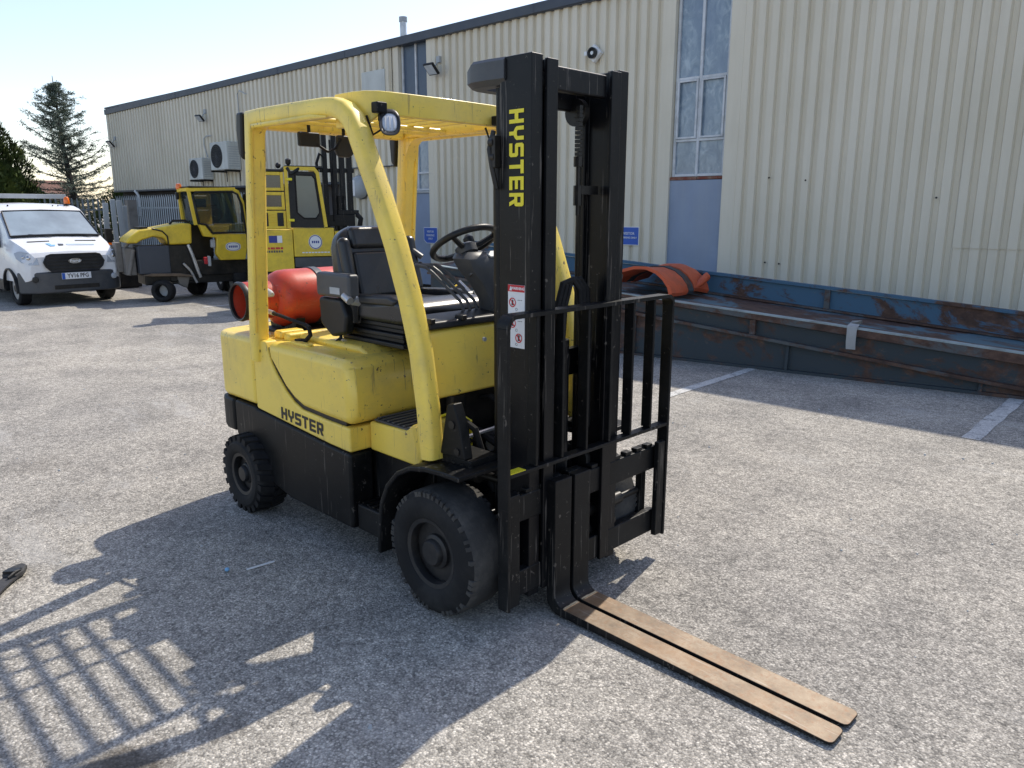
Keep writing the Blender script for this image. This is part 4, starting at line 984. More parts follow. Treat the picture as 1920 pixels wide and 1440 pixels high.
for a in (90, 210, 330):
    e = sc_+su*(R_*cos(radians(a)))+sw*(R_*sin(radians(a))); m.tube([sc_-sn*.03, sc_.lerp(e, .5)-sn*.022, e], [.016, .013, .012], 8)
build('spoke', m, PLA, stw)
m = MB(); m.lathe([(.05, -.055), (.052, -.02), (.035, -.008), (.0001, -.006)], sc_, sn, 20); m.cyl(sc_-sn*.16, sc_-sn*.05, .032, 14); build('hub', m, PLAG, stw)
m = MB(); kn = sc_+su*.13-sw*.13*-1; kn = sc_+su*(R_*cos(radians(35)))+sw*(R_*sin(radians(35))); m.lathe([(.012, 0), (.014, .03), (.026, .045), (.026, .07), (.012, .085), (.0001, .087)], kn, sn, 14); build('spinner_knob', m, PLA, stw)
m = MB(); m.prism([(-.245, 1.508), (-.195, 1.488), (-.195, 1.496), (-.24, 1.518)], .0, .08, 'xz'); P('display', m, GREY, bevel=.003)
for i, (y, x) in enumerate(((-.105, -.262), (-.064, -.262), (-.02, -.262))):
    m = MB(); m.tube([(x, y, 1.235), (x-.015, y-.01, 1.29), (x-.12, y-.085, 1.42), (x-.145, y-.105, 1.445), (x-.175, y-.125, 1.452), (x-.22, y-.155, 1.452)], .0075, 8); lv = P('lever', m, PLAG)
    m = MB(); m.ball((x-.225, y-.158, 1.453), .014, 10, 6); build('knob', m, PLA, lv)
m = MB(); m.tube([(-.20, .10, 1.535), (-.12, .16, 1.545), (-.02, .21, 1.56)], .010, 6); P('indicator_stalk', m, PLA)
# --- gas hose
m = MB(); m.tube([(-1.60, -.40, 1.155), (-1.45, -.40, 1.145), (-1.23, -.37, 1.11)], .010, 8); P('gas_hose', m, RUB)
m = MB(); m.cyl((-1.58, -.40, 1.156), (-1.50, -.40, 1.149), .0135, 10); P('hose_coupling', m, ALU)
m = MB(); m.tube([(-1.23, -.37, 1.11), (-1.19, -.37, 1.10), (-1.18, -.37, 1.06), (-1.22, -.375, 1.028), (-1.28, -.38, 1.02)], .012, 8); m.cyl((-1.27, -.38, 1.01), (-1.27, -.38, 1.03), .03, 10); P('gas_hose', m, RUB)
# tank cradle
m = MB()
for y in (-.20, .18):
    m.prism([(-1.86, 1.012), (-1.88, 1.10), (-1.82, 1.065), (-1.72, 1.03), (-1.62, 1.065), (-1.56, 1.10), (-1.58, 1.012)], y-.03, y+.03, 'xz')
m.box(-1.86, -1.55, -.30, .30, 1.008, 1.028); P('tank_cradle', m, BLK, bevel=.004)
m = MB(); m.box(-1.52, -1.44, -.40, -.25, 1.01, 1.055); P('cradle_latch', m, YEL, bevel=.015)

# --- mast
MX0, MX1 = .165, .345
for s in (-1, 1):
    # outer channel: web outside, flanges front and back
    m = MB(); y = lambda a: s*a
    m.prism([(MX0, y(.295)), (MX1-.01, y(.295)), (MX1-.01, y(.232)), (MX1-.03, y(.232)), (MX1-.03, y(.275)), (MX0+.02, y(.275)), (MX0+.02, y(.232)), (MX0, y(.232))], .10, 2.262, 'xy'); P('outer_rail', m, MAST, bevel=.005)
    m = MB(); m.prism([(MX0+.03, y(.226)), (MX0+.03, y(.165)), (MX0+.048, y(.165)), (MX0+.048, y(.190)), (MX1-.012, y(.190)), (MX1-.012, y(.165)), (MX1+.006, y(.165)), (MX1+.006, y(.226)), (MX1-.012, y(.226)), (MX1-.012, y(.206)), (MX0+.048, y(.206)), (MX0+.048, y(.226))], .12, 2.250, 'xy'); P('inner_rail', m, MAST, bevel=.004)
    m = MB(); m.cyl((MX0-.03, y(.255), .12), (MX0-.03, y(.255), 1.95), .032, 16); m.cyl((MX0-.03, y(.255), 1.95), (MX0-.03, y(.255), 2.16), .020, 12); P('lift_cylinder', m, MAST)
    m = MB(); m.box(MX1-.07, MX1-.036, min(y(.229), y(.270)), max(y(.229), y(.270)), 2.135, 2.262); m.cyl((MX1-.055, y(.262), 2.17), (MX1-.055, y(.21), 2.17), .045, 14); P('roller', m, GREASE)
    m = MB(); m.cyl((.03, y(.29), .278), (.03, y(.20), .278), .07, 16); m.box(.03, MX0, min(y(.28), y(.2)), max(y(.28), y(.2)), .22, .36); P('mast_pivot', m, MAST)
for z, h in ((.16, .16), (.98, .12)):
    m = MB(); m.box(MX0-.02, MX0+.03, -.23, .23, z, z+h); P('cross_member', m, MAST, bevel=.008)
# rear yoke at the top: bends backwards between the rails
yk = [(.20, -.305), (.12, -.315), (.03, -.315), (-.02, -.29), (-.045, -.235), (-.05, -.15), (-.05, .15), (-.045, .235), (-.02, .29), (.03, .315), (.12, .315), (.20, .305)]
m = MB(); rings = []
for i, (x, yv) in enumerate(yk):
    t = Vector((yk[min(i+1, 11)][0]-yk[max(i-1, 0)][0], yk[min(i+1, 11)][1]-yk[max(i-1, 0)][1], 0)).normalized(); n = Vector((-t.y, t.x, 0))*-1
    c = Vector((x, yv, 0)); zt = 2.245 if 2 < i < 9 else 2.262; zb = 2.165
    rings.append([c+Vector((0, 0, zb+.02)), c+Vector((0, 0, zt-.012)), c+n*.012+Vector((0, 0, zt)), c+n*.075+Vector((0, 0, zt)), c+n*.075+Vector((0, 0, zb)), c+n*.02+Vector((0, 0, zb))])
m.rings(rings); P('mast_yoke', m, PLAG, smooth=28)
m = MB(); m.box(MX0, MX0+.03, -.23, .23, 2.10, 2.22); m.box(MX1-.06, MX1-.02, -.163, .163, 2.145, 2.235); P('top_cross_member', m, MAST, bevel=.008)
# chain, pulley, anchor bolts in the gap
m = MB(); m.cyl((.21, .100, 2.095), (.21, .128, 2.095), .055, 24); m.cyl((.21, .090, 2.095), (.21, .14, 2.095), .022, 14); P('chain_pulley', m, GREASE)
m = MB()
for i in range(14): m.box(.262, .286, .040, .060, 1.885+i*.0165, 1.8985+i*.0165)
m.cyl((.274, .05, 2.11), (.274, .05, 2.07), .012, 8); P('lift_chain', m, GREASE)
m = MB(); m.cyl((.274, .05, 1.80), (.274, .05, 1.90), .009, 8); m.cyl((.274, .05, 1.875), (.274, .05, 1.915), .019, 8); m.cyl((.274, .05, 1.72), (.274, .05, 1.80), .018, 8); m.cyl((.274, .05, 1.68), (.274, .05, 1.72), .008, 8); m.box(.262, .29, .05, .164, 1.765, 1.80); P('chain_anchor', m, GREASE)
m = MB(); m.cyl((.225, .0, .2), (.225, .0, 1.16), .046, 18); m.cyl((.225, .0, 1.16), (.225, .0, 1.24), .03, 14); P('free_lift_cylinder', m, MAST)
m = MB()
for i, y_ in enumerate((.005, .03, .055)):
    m.tube([(.23, y_-.04, 1.10), (.235, y_-.03, 1.30), (.24, y_, 1.40), (.25, y_+.05, 1.415), (.26, y_+.085, 1.37), (.265, y_+.10, 1.2), (.265, y_+.10, .75)], .013, 8)
m.tube([(.24, -.15, .35), (.245, -.12, .9), (.25, -.1, 1.2), (.25, -.08, 1.28)], .013, 8); P('mast_hose', m, RUB)
m = MB(); m.box(.155, .175, -.33, -.296, 1.86, 1.98); m.cyl((.14, -.318, 1.955), (.165, -.318, 1.955), .020, 10); m.cyl((.145, -.318, 1.90), (.17, -.318, 1.90), .018, 10); m.tube([(.15, -.31, 2.0), (.14, -.325, 1.93), (.155, -.325, 1.86), (.165, -.31, 1.78)], .011, 6); P('hose_clamp', m, GREASE, bevel=.004)
# --- carriage, load backrest
YC = .10
for zc, h in ((.515, .115), (.185, .115)):
    m = MB(); m.box(.300, .338, YC-.52, YC+.52, zc-h/2, zc+h/2); P('carriage_bar', m, BLK, bevel=.006)
m = MB()
for i in range(12): m.box(.302, .336, YC-.50+i*.085, YC-.455+i*.085, .5735, .590)
P('carriage_notches', m, BLK, bevel=.003)
for yy in (-.47, -.20, .20, .47):
    m = MB(); m.box(.262, .2995, YC+yy-.018, YC+yy+.018, .13, .57); P('carriage_upright', m, BLK, bevel=.004)
for yy in (-.13, .13):
    m = MB(); m.prism([(.25, .15), (.298, .15), (.298, .62), (.27, .66), (.25, .62)], yy-.015, yy+.015, 'xz'); m.cyl((.255, yy, .25), (.255, yy*1.25, .25), .05, 16); m.cyl((.255, yy, .52), (.255, yy*1.25, .52), .05, 16); P('roller_bracket', m, GREASE)
m = MB(); m.cyl((.275, YC-.36, .345), (.275, YC+.30, .345), .030, 14); m.cyl((.275, YC+.30, .345), (.275, YC+.44, .345), .017, 10); P('sideshift_cylinder', m, GREASE)
m = MB(); m.box(.25, .30, YC+.10, YC+.24, .235, .30); m.cyl((.30, YC+.15, .27), (.325, YC+.15, .27), .022, 8); m.cyl((.30, YC+.20, .27), (.325, YC+.20, .27), .022, 8); m.cyl((.27, YC+.17, .30), (.27, YC+.17, .325), .02, 8); P('sideshift_valve', m, GREASE, bevel=.004)
Y0, Y1, ZB, ZT = YC-.562, YC+.556, .105, 1.318
for yv, sg in ((Y0, 1), (Y1, -1)):
    m = MB(); m.box(.318, .378, min(yv, yv+sg*.016), max(yv, yv+sg*.016), ZB, ZT-.05); P('backrest_side', m, BLK, bevel=.004)
    m = MB(); m.box(.345, .372, min(yv+sg*.017, yv+sg*.075), max(yv+sg*.017, yv+sg*.075), ZB+.01, .60); P('side_plate', m, BLK, bevel=.004)
top = []
for a in range(0, 7):
    t = radians(180-15*a); top.append((0, Y0+.05+.05*cos(t), ZT-.05+.05*sin(t)))
for a in range(0, 7):
    t = radians(90-15*a); top.append((0, Y1-.05+.05*cos(t), ZT-.05+.05*sin(t)))
top = [(.348, y_, z_) for _, y_, z_ in top]
m = MB(); m.sweep(top, [(0, -.03), (.016, -.03), (.016, .03), (0, .03)], (1, 0, 0)); P('backrest_top', m, BLK, smooth=30)
m = MB(); m.box(.330, .376, Y0+.017, Y1-.017, .676, .692); P('backrest_rail', m, BLK, bevel=.003)
bb = None
for i in range(6):
    yv = -.292+i*.1585
    if bb is None:
        m = MB(); m.box(.322, .374, yv-.007, yv+.007, .693, ZT-.017); bb = P('backrest_bar', m, BLK, bevel=.003); yb0 = yv
    else: copy_part(bb, 0, yv-yb0, 0)
m = MB(); m.box(.333, .374, Y0+.019, Y0+.105, .6925, .6945); P('warning_label', m, PRINTY)
# --- forks
def fork(y0, y1):
    m = MB(); X0, X1, TIP = .347, .392, 1.592
    pts = [(X1, .605), (X1, .115)]
    for a in range(0, 7):
        t = radians(180+15*a); pts.append((X1+.055+.055*cos(t), .100+.055*sin(t)))
    pts = [(p[0], p[1], .0) for p in pts]
    prof_top = [(p[0], p[1]) for p in pts]+[(TIP, .020)]
    prof_bot = [(TIP, .010)]+[(X1+.2, .006)]+[(X0+.07+.07*cos(radians(270-15*a)), .076+.07*sin(radians(270-15*a))) for a in range(0, 7)]+[(X0, .12), (X0, .605)]
    n = len(prof_top); poly = prof_top+prof_bot
    vs_ = []
    for yy, tip in ((y0, 1), (y1, 1)):
        vs_ += [(x, yy, z) for x, z in poly]
    k = len(poly)
    for i in range(k):
        j = (i+1) % k
        topface = (n-2 == i)
        m.add([vs_[i], vs_[j], vs_[k+j], vs_[k+i]], [(0, 1, 2, 3)], 1 if topface else 0)
    m.add(vs_[:k], [tuple(range(k))], 0); m.add(vs_[k:], [tuple(range(k))], 0)
    # chamfer the tip corners
    me_v = []
    for (x, yv, z) in m.v: me_v.append((x, yv, z))
    m.v = me_v
    return m
def fork_obj(y0, y1):
    m = fork(y0, y1)
    me = bpy.data.meshes.new('fork'); me.from_pydata(m.v, [], m.f)
    me.materials.append(BLK); me.materials.append(FORKTOP); me.polygons.foreach_set('material_index', m.m)
    bm = bmesh.new(); bm.from_mesh(me); bmesh.ops.remove_doubles(bm, verts=bm.verts, dist=1e-5)
    bmesh.ops.recalc_face_normals(bm, faces=bm.faces)
    # the blade end: cut both plan corners
    ed = [e for e in bm.edges if all(v.co.x > 1.58 for v in e.verts) and abs(e.verts[0].co.y-e.verts[1].co.y) < 1e-5]
    bmesh.ops.bevel(bm, geom=ed, offset=.022, segments=3, affect='EDGES', profile=.5)
    bm.to_mesh(me); bm.free()
    me.polygons.foreach_set('use_smooth', [True]*len(me.polygons))
    o = bpy.data.objects.new('fork', me); COL.objects.link(o); o.parent = fk
    b = o.modifiers.new('bevel', 'BEVEL'); b.width = .0035; b.segments = 2; b.limit_method = 'ANGLE'; b.angle_limit = radians(40); b.harden_normals = True
    m2 = MB(); m2.prism([(.300, .50), (.347, .50), (.347, .604), (.325, .612), (.300, .60)], y0+.01, y1-.01, 'xz'); build('fork_hook', m2, BLK, o, bevel=.004)
fork_obj(-.197, -.092); fork_obj(-.072, .034)

# --- lettering
def letter_polys():
    s = .24; w = .86
    L = {}
    L['H'] = [[(0, 0), (s, 0), (s, .38), (w-s, .38), (w-s, 0), (w, 0), (w, 1), (w-s, 1), (w-s, .62), (s, .62), (s, 1), (0, 1)]]
    L['Y'] = [[(.31, 0), (.55, 0), (.55, .30), (w-.08, .42), (w, .52), (w, 1), (w-s, 1), (w-s, .58), (.55, .53), (.31, .53), (s, .58), (s, 1), (0, 1), (0, .52), (.08, .42), (.31, .30)]]
    L['S'] = [[(0, 0), (w-.1, 0), (w, .1), (w, .50), (w-.1, .61), (s, .61), (s, .79), (w, .79), (w, 1), (.1, 1), (0, .9), (0, .50), (.1, .40), (w-s, .40), (w-s, .21), (0, .21)]]
    L['T'] = [[(.31, 0), (.55, 0), (.55, .79), (w, .79), (w, 1), (0, 1), (0, .79), (.31, .79)]]
    L['E'] = [[(0, 0), (w, 0), (w, .21), (s, .21), (s, .40), (w-.06, .40), (w-.06, .60), (s, .60), (s, .79), (w, .79), (w, 1), (0, 1)]]
    L['R'] = [[(0, 0), (s, 0), (s, .36), (.42, .36), (.62, 0), (w, 0), (.66, .36), (w-.08, .38), (w, .47), (w, .9), (w-.1, 1), (0, 1), (0, .56), (s, .56), (s, .80), (w-s, .80), (w-s, .56), (s, .56), (0, .559)]]
    return L
def hyster(o, ex, ey, h, wid, mat, depth=.0012):
    """the word in block letters: origin, reading direction, letter-up direction, height, total width"""
    L = letter_polys(); o = Vector(o); ex = Vector(ex).normalized(); ey = Vector(ey).normalized(); n = ex.cross(ey)
    adv = wid/6.0; sx = adv*.82/.86
    root = None
    for i, ch in enumerate('HYSTER'):
        m = MB()
        for poly in L[ch]:
            if ch == 'R':      # bowl as its own closed strip
                for q in ([(0, 0), (.24, 0), (.24, 1), (0, 1)], [(.24, .80), (.86-.24, .80), (.86-.24, .56), (.24, .56), (.24, .36), (.78, .37), (.86, .46), (.86, .9), (.76, 1), (.24, 1)], [(.40, .36), (.60, 0), (.86, 0), (.66, .365)]):
                    a = [o+ex*(i*adv+p[0]*sx)+ey*(p[1]*h) for p in q]; k = len(a)
                    m.add([p+n*depth for p in a]+a, [tuple(range(k))]+[(r_, (r_+1) % k, k+(r_+1) % k, k+r_) for r_ in range(k)])
            else:
                a = [o+ex*(i*adv+p[0]*sx)+ey*(p[1]*h) for p in poly]; k = len(a)
                m.add([p+n*depth for p in a]+a, [tuple(range(k))]+[(r_, (r_+1) % k, k+(r_+1) % k, k+r_) for r_ in range(k)])
        P('letter', m, mat, smooth=20)
hyster((-1.300, -.5015, .612), (1, 0, -.035), (.035, 0, 1), .064, .425, PRINTK)
hyster((.222, -.2965, 2.070), (0, 0, -1), (1, 0, 0), .076, .365, PRINTY)
# safety label on the mast
m = MB(); m.box(.215, .306, -.2975, -.2955, 1.165, 1.415); sl_ = P('safety_label', m, SIGNW)
m = MB(); m.box(.2155, .3055, -.2990, -.2976, 1.388, 1.4145); build('red_header', m, PRINTR, sl_)
m = MB(); m.prism([(.224, 1.392), (.238, 1.392), (.231, 1.410)], -.2995, -.2991, 'xz'); build('warning_triangle', m, SIGNW, sl_)
text_mesh('lettering', 'WARNING', .015, SIGNW, sl_, frame_mtx((.270, -.2992, 1.401), (1, 0, 0), (0, 0, 1)), .0003, .0004)
for cx, cz in ((.240, 1.345), (.240, 1.262), (.275, 1.205)):
    m = MB(); R2 = .019
    for a in range(20):
        t0, t1 = 2*pi*a/20, 2*pi*(a+1)/20
        m.add([(cx+r_*cos(t), -.2985, cz+r_*sin(t)) for r_, t in ((R2, t0), (R2, t1), (R2-.0045, t1), (R2-.0045, t0))], [(0, 1, 2, 3)])
    d = R2*.68; m.add([(cx-d, -.2984, cz+d-.003), (cx-d+.004, -.2984, cz+d), (cx+d, -.2984, cz-d+.003), (cx+d-.004, -.2984, cz-d)], [(0, 1, 2, 3)])
    build('prohibition_sign', m, PRINTR, sl_)
    m = MB(); m.prism([(cx-.006, cz-.011), (cx+.005, cz-.011), (cx+.004, cz+.003), (cx+.007, cz+.006), (cx, cz+.012), (cx-.005, cz+.004)], -.2981, -.2977, 'xz')
    for a in range(10):
        t0, t1 = 2*pi*a/10, 2*pi*(a+1)/10
        m.add([(.262+.006*cos(t0), -.298, cz-.026+.006*sin(t0)), (.262+.006*cos(t1), -.298, cz-.026+.006*sin(t1)), (.262+.0045*cos(t1), -.298, cz-.026+.0045*sin(t1)), (.262+.0045*cos(t0), -.298, cz-.026+.0045*sin(t0))], [(0, 1, 2, 3)])
    for q in range(3): m.add([(.268+q*.009, -.298, cz+.012), (.275+q*.009, -.298, cz+.012), (.275+q*.009, -.298, cz+.010), (.268+q*.009, -.298, cz+.010)], [(0, 1, 2, 3)])
    build('pictogram', m, PRINTK, sl_)

# ------------------------------------------------------------------ gas cylinder strapped behind the seat
gc = thing('gas_cylinder', 'red gas cylinder lying crosswise on the back of the yellow forklift', 'gas cylinder', (-1.72, 0, 1.03))
o_ = (-1.73, 0, 1.200); R3 = .166
m = MB(); m.lathe([(.0001, -.315), (.06, -.312), (.11, -.295), (.145, -.268), (.162, -.228), (R3, -.18), (R3, .24), (.155, .29), (.12, .33), (.06, .35), (.0001, .352)], o_, (0, 1, 0), 40); build('body', m, REDP, gc, smooth=60)
m = MB(); m.lathe([(.106, -.27), (.108, -.47), (.103, -.482), (.098, -.47), (.098, -.27)], o_, (0, 1, 0), 32, closed=True); build('collar', m, REDP, gc)
m = MB(); m.lathe([(.109, -.462), (.112, -.480), (.106, -.494), (.096, -.490), (.094, -.472), (.101, -.467)], o_, (0, 1, 0), 32, closed=True); build('collar_rim', m, PLA, gc)
m = MB(); m.cyl((-1.72, -.34, 1.202), (-1.72, -.43, 1.202), .03, 14); m.cyl((-1.72, -.41, 1.202), (-1.72, -.41, 1.27), .022, 12); m.cyl((-1.72, -.41, 1.14), (-1.72, -.41, 1.2), .018, 12); build('valve', m, PLAG, gc)
m = MB(); m.lathe([(.024, 0), (.027, .05), (.022, .10), (.012, .13), (.0001, .134)], (-1.70, -.375, 1.262), (1, .12, -.15), 16); build('valve_cap', m, GREY, gc)
for y_ in (-.02, .20):
    m = MB(); m.lathe([(R3+.002, y_-.024), (R3+.006, y_-.022), (R3+.006, y_+.022), (R3+.002, y_+.024)], o_, (0, 1, 0), 40, closed=True); build('strap', m, PLAG, gc)

# ================================================================== THE WHITE TIPPER VAN (local axes: x forward, y to its left)
van = thing('tipper_van', 'white tipper van with black grille and amber beacon parked facing the yard', 'van', (-13.92, 1.945, 0), radians(2.6))
def V(name, mb, mat, par=None, **k):
    mb.v = [(x, y*.95, z) for x, y, z in mb.v]
    return build(name, mb, mat, par or van, world=False, **k)
def vring(x, zb, zs, zt, w, wt):
    """one cross-section of the cab: sill, shoulder and roof heights, half widths"""
    return [(x, -w*.97, zb), (x, -w, (zb+zs)/2), (x, -w*.985, zs), (x, -(w*.35+wt*.65), zs+(zt-zs)*.55), (x, -wt, zt-.03*(zt-zs)), (x, -wt*.82, zt), (x, 0, zt+.018),
            (x, wt*.82, zt), (x, wt, zt-.03*(zt-zs)), (x, (w*.35+wt*.65), zs+(zt-zs)*.55), (x, w*.985, zs), (x, w, (zb+zs)/2), (x, w*.97, zb)]
m = MB()
m.rings([vring(.645, .50, .70, .88, .76, .66), vring(.60, .46, .78, .955, .84, .72), vring(.48, .44, .85, 1.03, .885, .76), vring(.25, .44, .90, 1.11, .91, .80), vring(-.08, .44, .96, 1.20, .92, .835),
         vring(-.30, .44, 1.0, 1.36, .92, .80), vring(-.74, .44, 1.02, 1.68, .92, .765), vring(-.86, .44, 1.03, 1.745, .92, .755), vring(-1.1, .44, 1.03, 1.80, .92, .745), vring(-1.9, .44, 1.03, 1.825, .92, .745), vring(-2.05, .44, 1.03, 1.78, .90, .68)])
V('body', m, WHITE, smooth=24)
def ws(t, a):      # point on the windscreen plane: t 0 base .. 1 top, a -1..1
    x = -.085+(-.72+.085)*t; z = 1.215+(1.665-1.215)*t; w = .79+(.705-.79)*t
    return (x+.014, a*w, z+.012+.018*(1-a*a))
m = MB(); k = 8
for i in range(k):
    a0, a1 = -1+2*i/k, -1+2*(i+1)/k
    for t0, t1 in ((.03, .35), (.35, .68), (.68, .97)):
        m.add([ws(t0, a0), ws(t0, a1), ws(t1, a1), ws(t1, a0)], [(0, 1, 2, 3)])
V('windscreen', m, WSCREEN, smooth=60)
m = MB(); b = [ws(0, -1), ws(0, -.5), ws(0, 0), ws(0, .5), ws(0, 1)]; m.tube([Vector(p)+Vector((.0, 0, 0)) for p in b], .022, 6)
m.tube([ws(0, -1.01), ws(1, -1.01)], .016, 6); m.tube([ws(0, 1.01), ws(1, 1.01)], .016, 6); m.tube([ws(1, -1), ws(1, 0), ws(1, 1)], .014, 6); V('screen_seal', m, PLA)
m = MB(); m.tube([(-.02, .62, 1.215), (-.12, .28, 1.262), (-.16, .05, 1.275)], .010, 6); m.tube([(-.02, -.1, 1.225), (-.10, -.42, 1.255), (-.14, -.62, 1.262)], .010, 6); V('wiper', m, PLA)
for s in (-1, 1):
    m = MB(); m.add([(-.34, s*.925, 1.03), (-1.35, s*.928, 1.05), (-1.35, s*.775, 1.62), (-.80, s*.80, 1.60)], [(0, 1, 2, 3)]); m.add([(-.34, s*.915, 1.03), (-1.35, s*.915, 1.05), (-1.35, s*.765, 1.62), (-.80, s*.79, 1.60)], [(0, 1, 2, 3)]); V('side_window', m, DGLASS)
    m = MB(); m.tube([(-.40, s*.92, 1.10), (-.36, s*1.06, 1.12)], .03, 8); m.box(-.42, -.33, min(s*1.02, s*1.16), max(s*1.02, s*1.16), 1.02, 1.34); V('wing_mirror', m, PLA, bevel=.03, seg=3)
    m = MB(); m.box(-.328, -.322, min(s*1.04, s*1.14), max(s*1.04, s*1.14), 1.02, 1.06); V('mirror_indicator', m, AMBER)
    m = MB(); m.box(.33, .40, min(s*.89, s*.95), max(s*.89, s*.95), .70, .715)
    # headlamp: swept almond set in the corner
    pts = [(.645, .60, .745), (.620, .745, .745), (.56, .850, .79), (.44, .900, .86), (.38, .905, .955), (.46, .850, .985), (.56, .74, .965), (.625, .61, .875)]
    m = MB(); m.add([(p[0]+.020, s*(p[1]+.012), p[2]) for p in pts]+[(p[0]-.05, s*(p[1]-.03), p[2]) for p in pts], [tuple(range(8))]+[(i, (i+1) % 8, 8+(i+1) % 8, 8+i) for i in range(8)]); hl = V('headlight', m, LENS)
    m = MB(); m.ball((.585, s*.745, .865), .045, 12, 8); m.ball((.535, s*.815, .885), .030, 12, 8); V('lamp_bowl', m, CHROME, hl)
    m = MB(); m.lathe([(.0001, .03), (.045, .025), (.055, 0), (.055, -.03)], (.665, s*.70, .49), (1, s*.25, 0), 16); V('fog_lamp', m, LENS if s > 0 else PLA)
# bumper
bp_ = [(.60, -.80), (.665, -.66), (.69, -.40), (.70, 0), (.69, .40), (.665, .66), (.60, .80), (.45, .895), (.36, .915), (.36, .80), (.36, -.80), (.36, -.915), (.45, -.895)]
m = MB(); m.prism(bp_, .235, .615, 'xy'); V('bumper', m, PLAG, bevel=.035, seg=3)
m = MB(); m.box(.69, .704, -.40, .40, .30, .375); V('lower_intake', m, GREASE, bevel=.01)
gp = [(-.535, .785), (-.47, .905), (-.40, .925), (.40, .925), (.47, .905), (.535, .785), (.50, .70), (.42, .625), (-.42, .625), (-.50, .70)]
m = MB()
def gx(z): return .665+(.92-z)*.05
m.add([(gx(z)+.020, y, z) for y, z in gp]+[(gx(z)-.05, y, z) for y, z in gp], [tuple(range(10))]+[(i, (i+1) % 10, 10+(i+1) % 10, 10+i) for i in range(10)]); gr = V('grille', m, PLA)
for i in range(4):
    z = .68+i*.062; w = (.45, .485, .47, .43)[i]
    m = MB(); m.box(gx(z)+.022, gx(z)+.036, -w, w, z-.014, z+.012); V('grille_bar', m, PLA, gr, bevel=.004)
m = MB(); m.tube([(gx(z)+.022, y, z) for y, z in gp], .012, 6, loop=True); V('grille_surround', m, PLA, gr)
m = MB(); m.rings([[(gx(.80)+.038+d, .12*q*cos(2*pi*i/24), .80+.048*q*sin(2*pi*i/24)) for i in range(24)] for d, q in ((.0, 1), (.014, .98), (.014, .85), (.008, .80), (.008, .001))]); em = V('oval_emblem', m, CHROME)
text_mesh('lettering', 'Ford', .075, SIGNW, em, frame_mtx((gx(.80)+.047, 0, .80), (0, 1, 0), (0, 0, 1)), .001, .001, sx=1.2)
m = MB(); m.box(.703, .716, -.26, .26, .475, .59); pl_ = V('number_plate', m, SIGNW, bevel=.004)
m = MB(); m.box(.7165, .7185, -.258, -.205, .478, .587); V('plate_band', m, SIGNB, pl_)
text_mesh('lettering', 'YV16 PFG', .105, PRINTK, pl_, frame_mtx((.7168, .025, .532), (0, 1, 0), (0, 0, 1)), .001, .002, sx=.82)
for s in (-1, 1):
    m = MB(); m.box(.16, .20, s*.42-.19, s*.42+.19, 1.128, 1.146); m.v = [(x, y, z+.01-.02*abs(y)) for x, y, z in m.v]; V('bonnet_vent', m, GREASE, bevel=.006)
# bonnet mark and pale strip
def bon(x, y): return (x, y, 1.03+(1.11-1.03)*(.48-x)/.23+.024-.02*abs(y))
m = MB(); m.add([bon(.30, -.34), bon(.44, -.30), bon(.44, -.22), bon(.38, -.20), bon(.38, -.26), bon(.31, -.27)], [(0, 1, 2, 3, 4, 5)]); V('bonnet_mark', m, PRINTB)
m = MB(); m.add([bon(.34, -.14), bon(.43, -.15), bon(.43, -.07), bon(.36, -.05)], [(0, 1, 2, 3)]); V('bonnet_mark', m, PLAG)
m = MB(); m.add([bon(.36, .0), bon(.42, .0), bon(.42, .5), bon(.37, .5)], [(0, 1, 2, 3)]); V('bonnet_strip', m, surf('faded blue print', (.50, .60, .70), .4))
# wheels
def vwheel(x, s):
    m = MB(); o = (x, s*.86, .305); ax = (0, -s, 0)
    m.lathe([(.205, .0), (.225, -.012), (.275, -.010), (.300, .012), (.305, .05), (.305, .15), (.295, .19), (.205, .19)], o, ax, 32, closed=True); wh = V('tyre', m, RUB)
    m = MB(); m.lathe([(.204, .02), (.19, .03), (.17, .06), (.12, .045), (.11, .01), (.07, .0), (.0001, -.004)], o, ax, 28); V('rim', m, ALU, wh)
    m = MB(); m.lathe([(.0001, -.008), (.06, -.004), (.06, .02)], o, ax, 16); V('hub_cap', m, PLA, wh)
for x in (0, -3.1):
    for s in (-1, 1): vwheel(x, s)
for s in (-1, 1):
    m = MB(); m.sweep([(.36*cos(radians(a)), s*.86, .305+.36*sin(radians(a))) for a in range(-10, 195, 15)], [(-.012, -.09), (.012, -.09), (.012, .09), (-.012, .09)], (0, 1, 0)); V('wheel_arch', m, PLA)
    m = MB(); m.box(-2.0, -.42, min(s*.60, s*.915), max(s*.60, s*.915), .24, .45); V('sill', m, PLA, bevel=.02)
m = MB(); m.box(-4.5, .3, -.55, .55, .28, .46); V('chassis', m, GREASE)
# tipper bed with headboard, ladder bar and posts
m = MB(); m.box(-4.6, -2.2, -.93, .93, .62, .70); bed = V('tipper_bed', m, PLAG)
for s in (-1, 1):
    m = MB(); m.box(-4.6, -2.22, min(s*.90, s*.935), max(s*.90, s*.935), .705, 1.05); V('dropside', m, PLAG, bevel=.01)
m = MB(); m.box(-2.20, -2.14, -.90, .90, .70, 1.62); V('headboard', m, PLAG)
m = MB(); m.box(-2.23, -2.13, -.98, .98, 1.93, 2.02); V('ladder_bar', m, GREY, bevel=.01)
for s in (-1, 1):
    m = MB(); m.box(-2.21, -2.15, min(s*.90, s*.96), max(s*.90, s*.96), 1.62, 1.928); V('bar_post', m, PLAG)
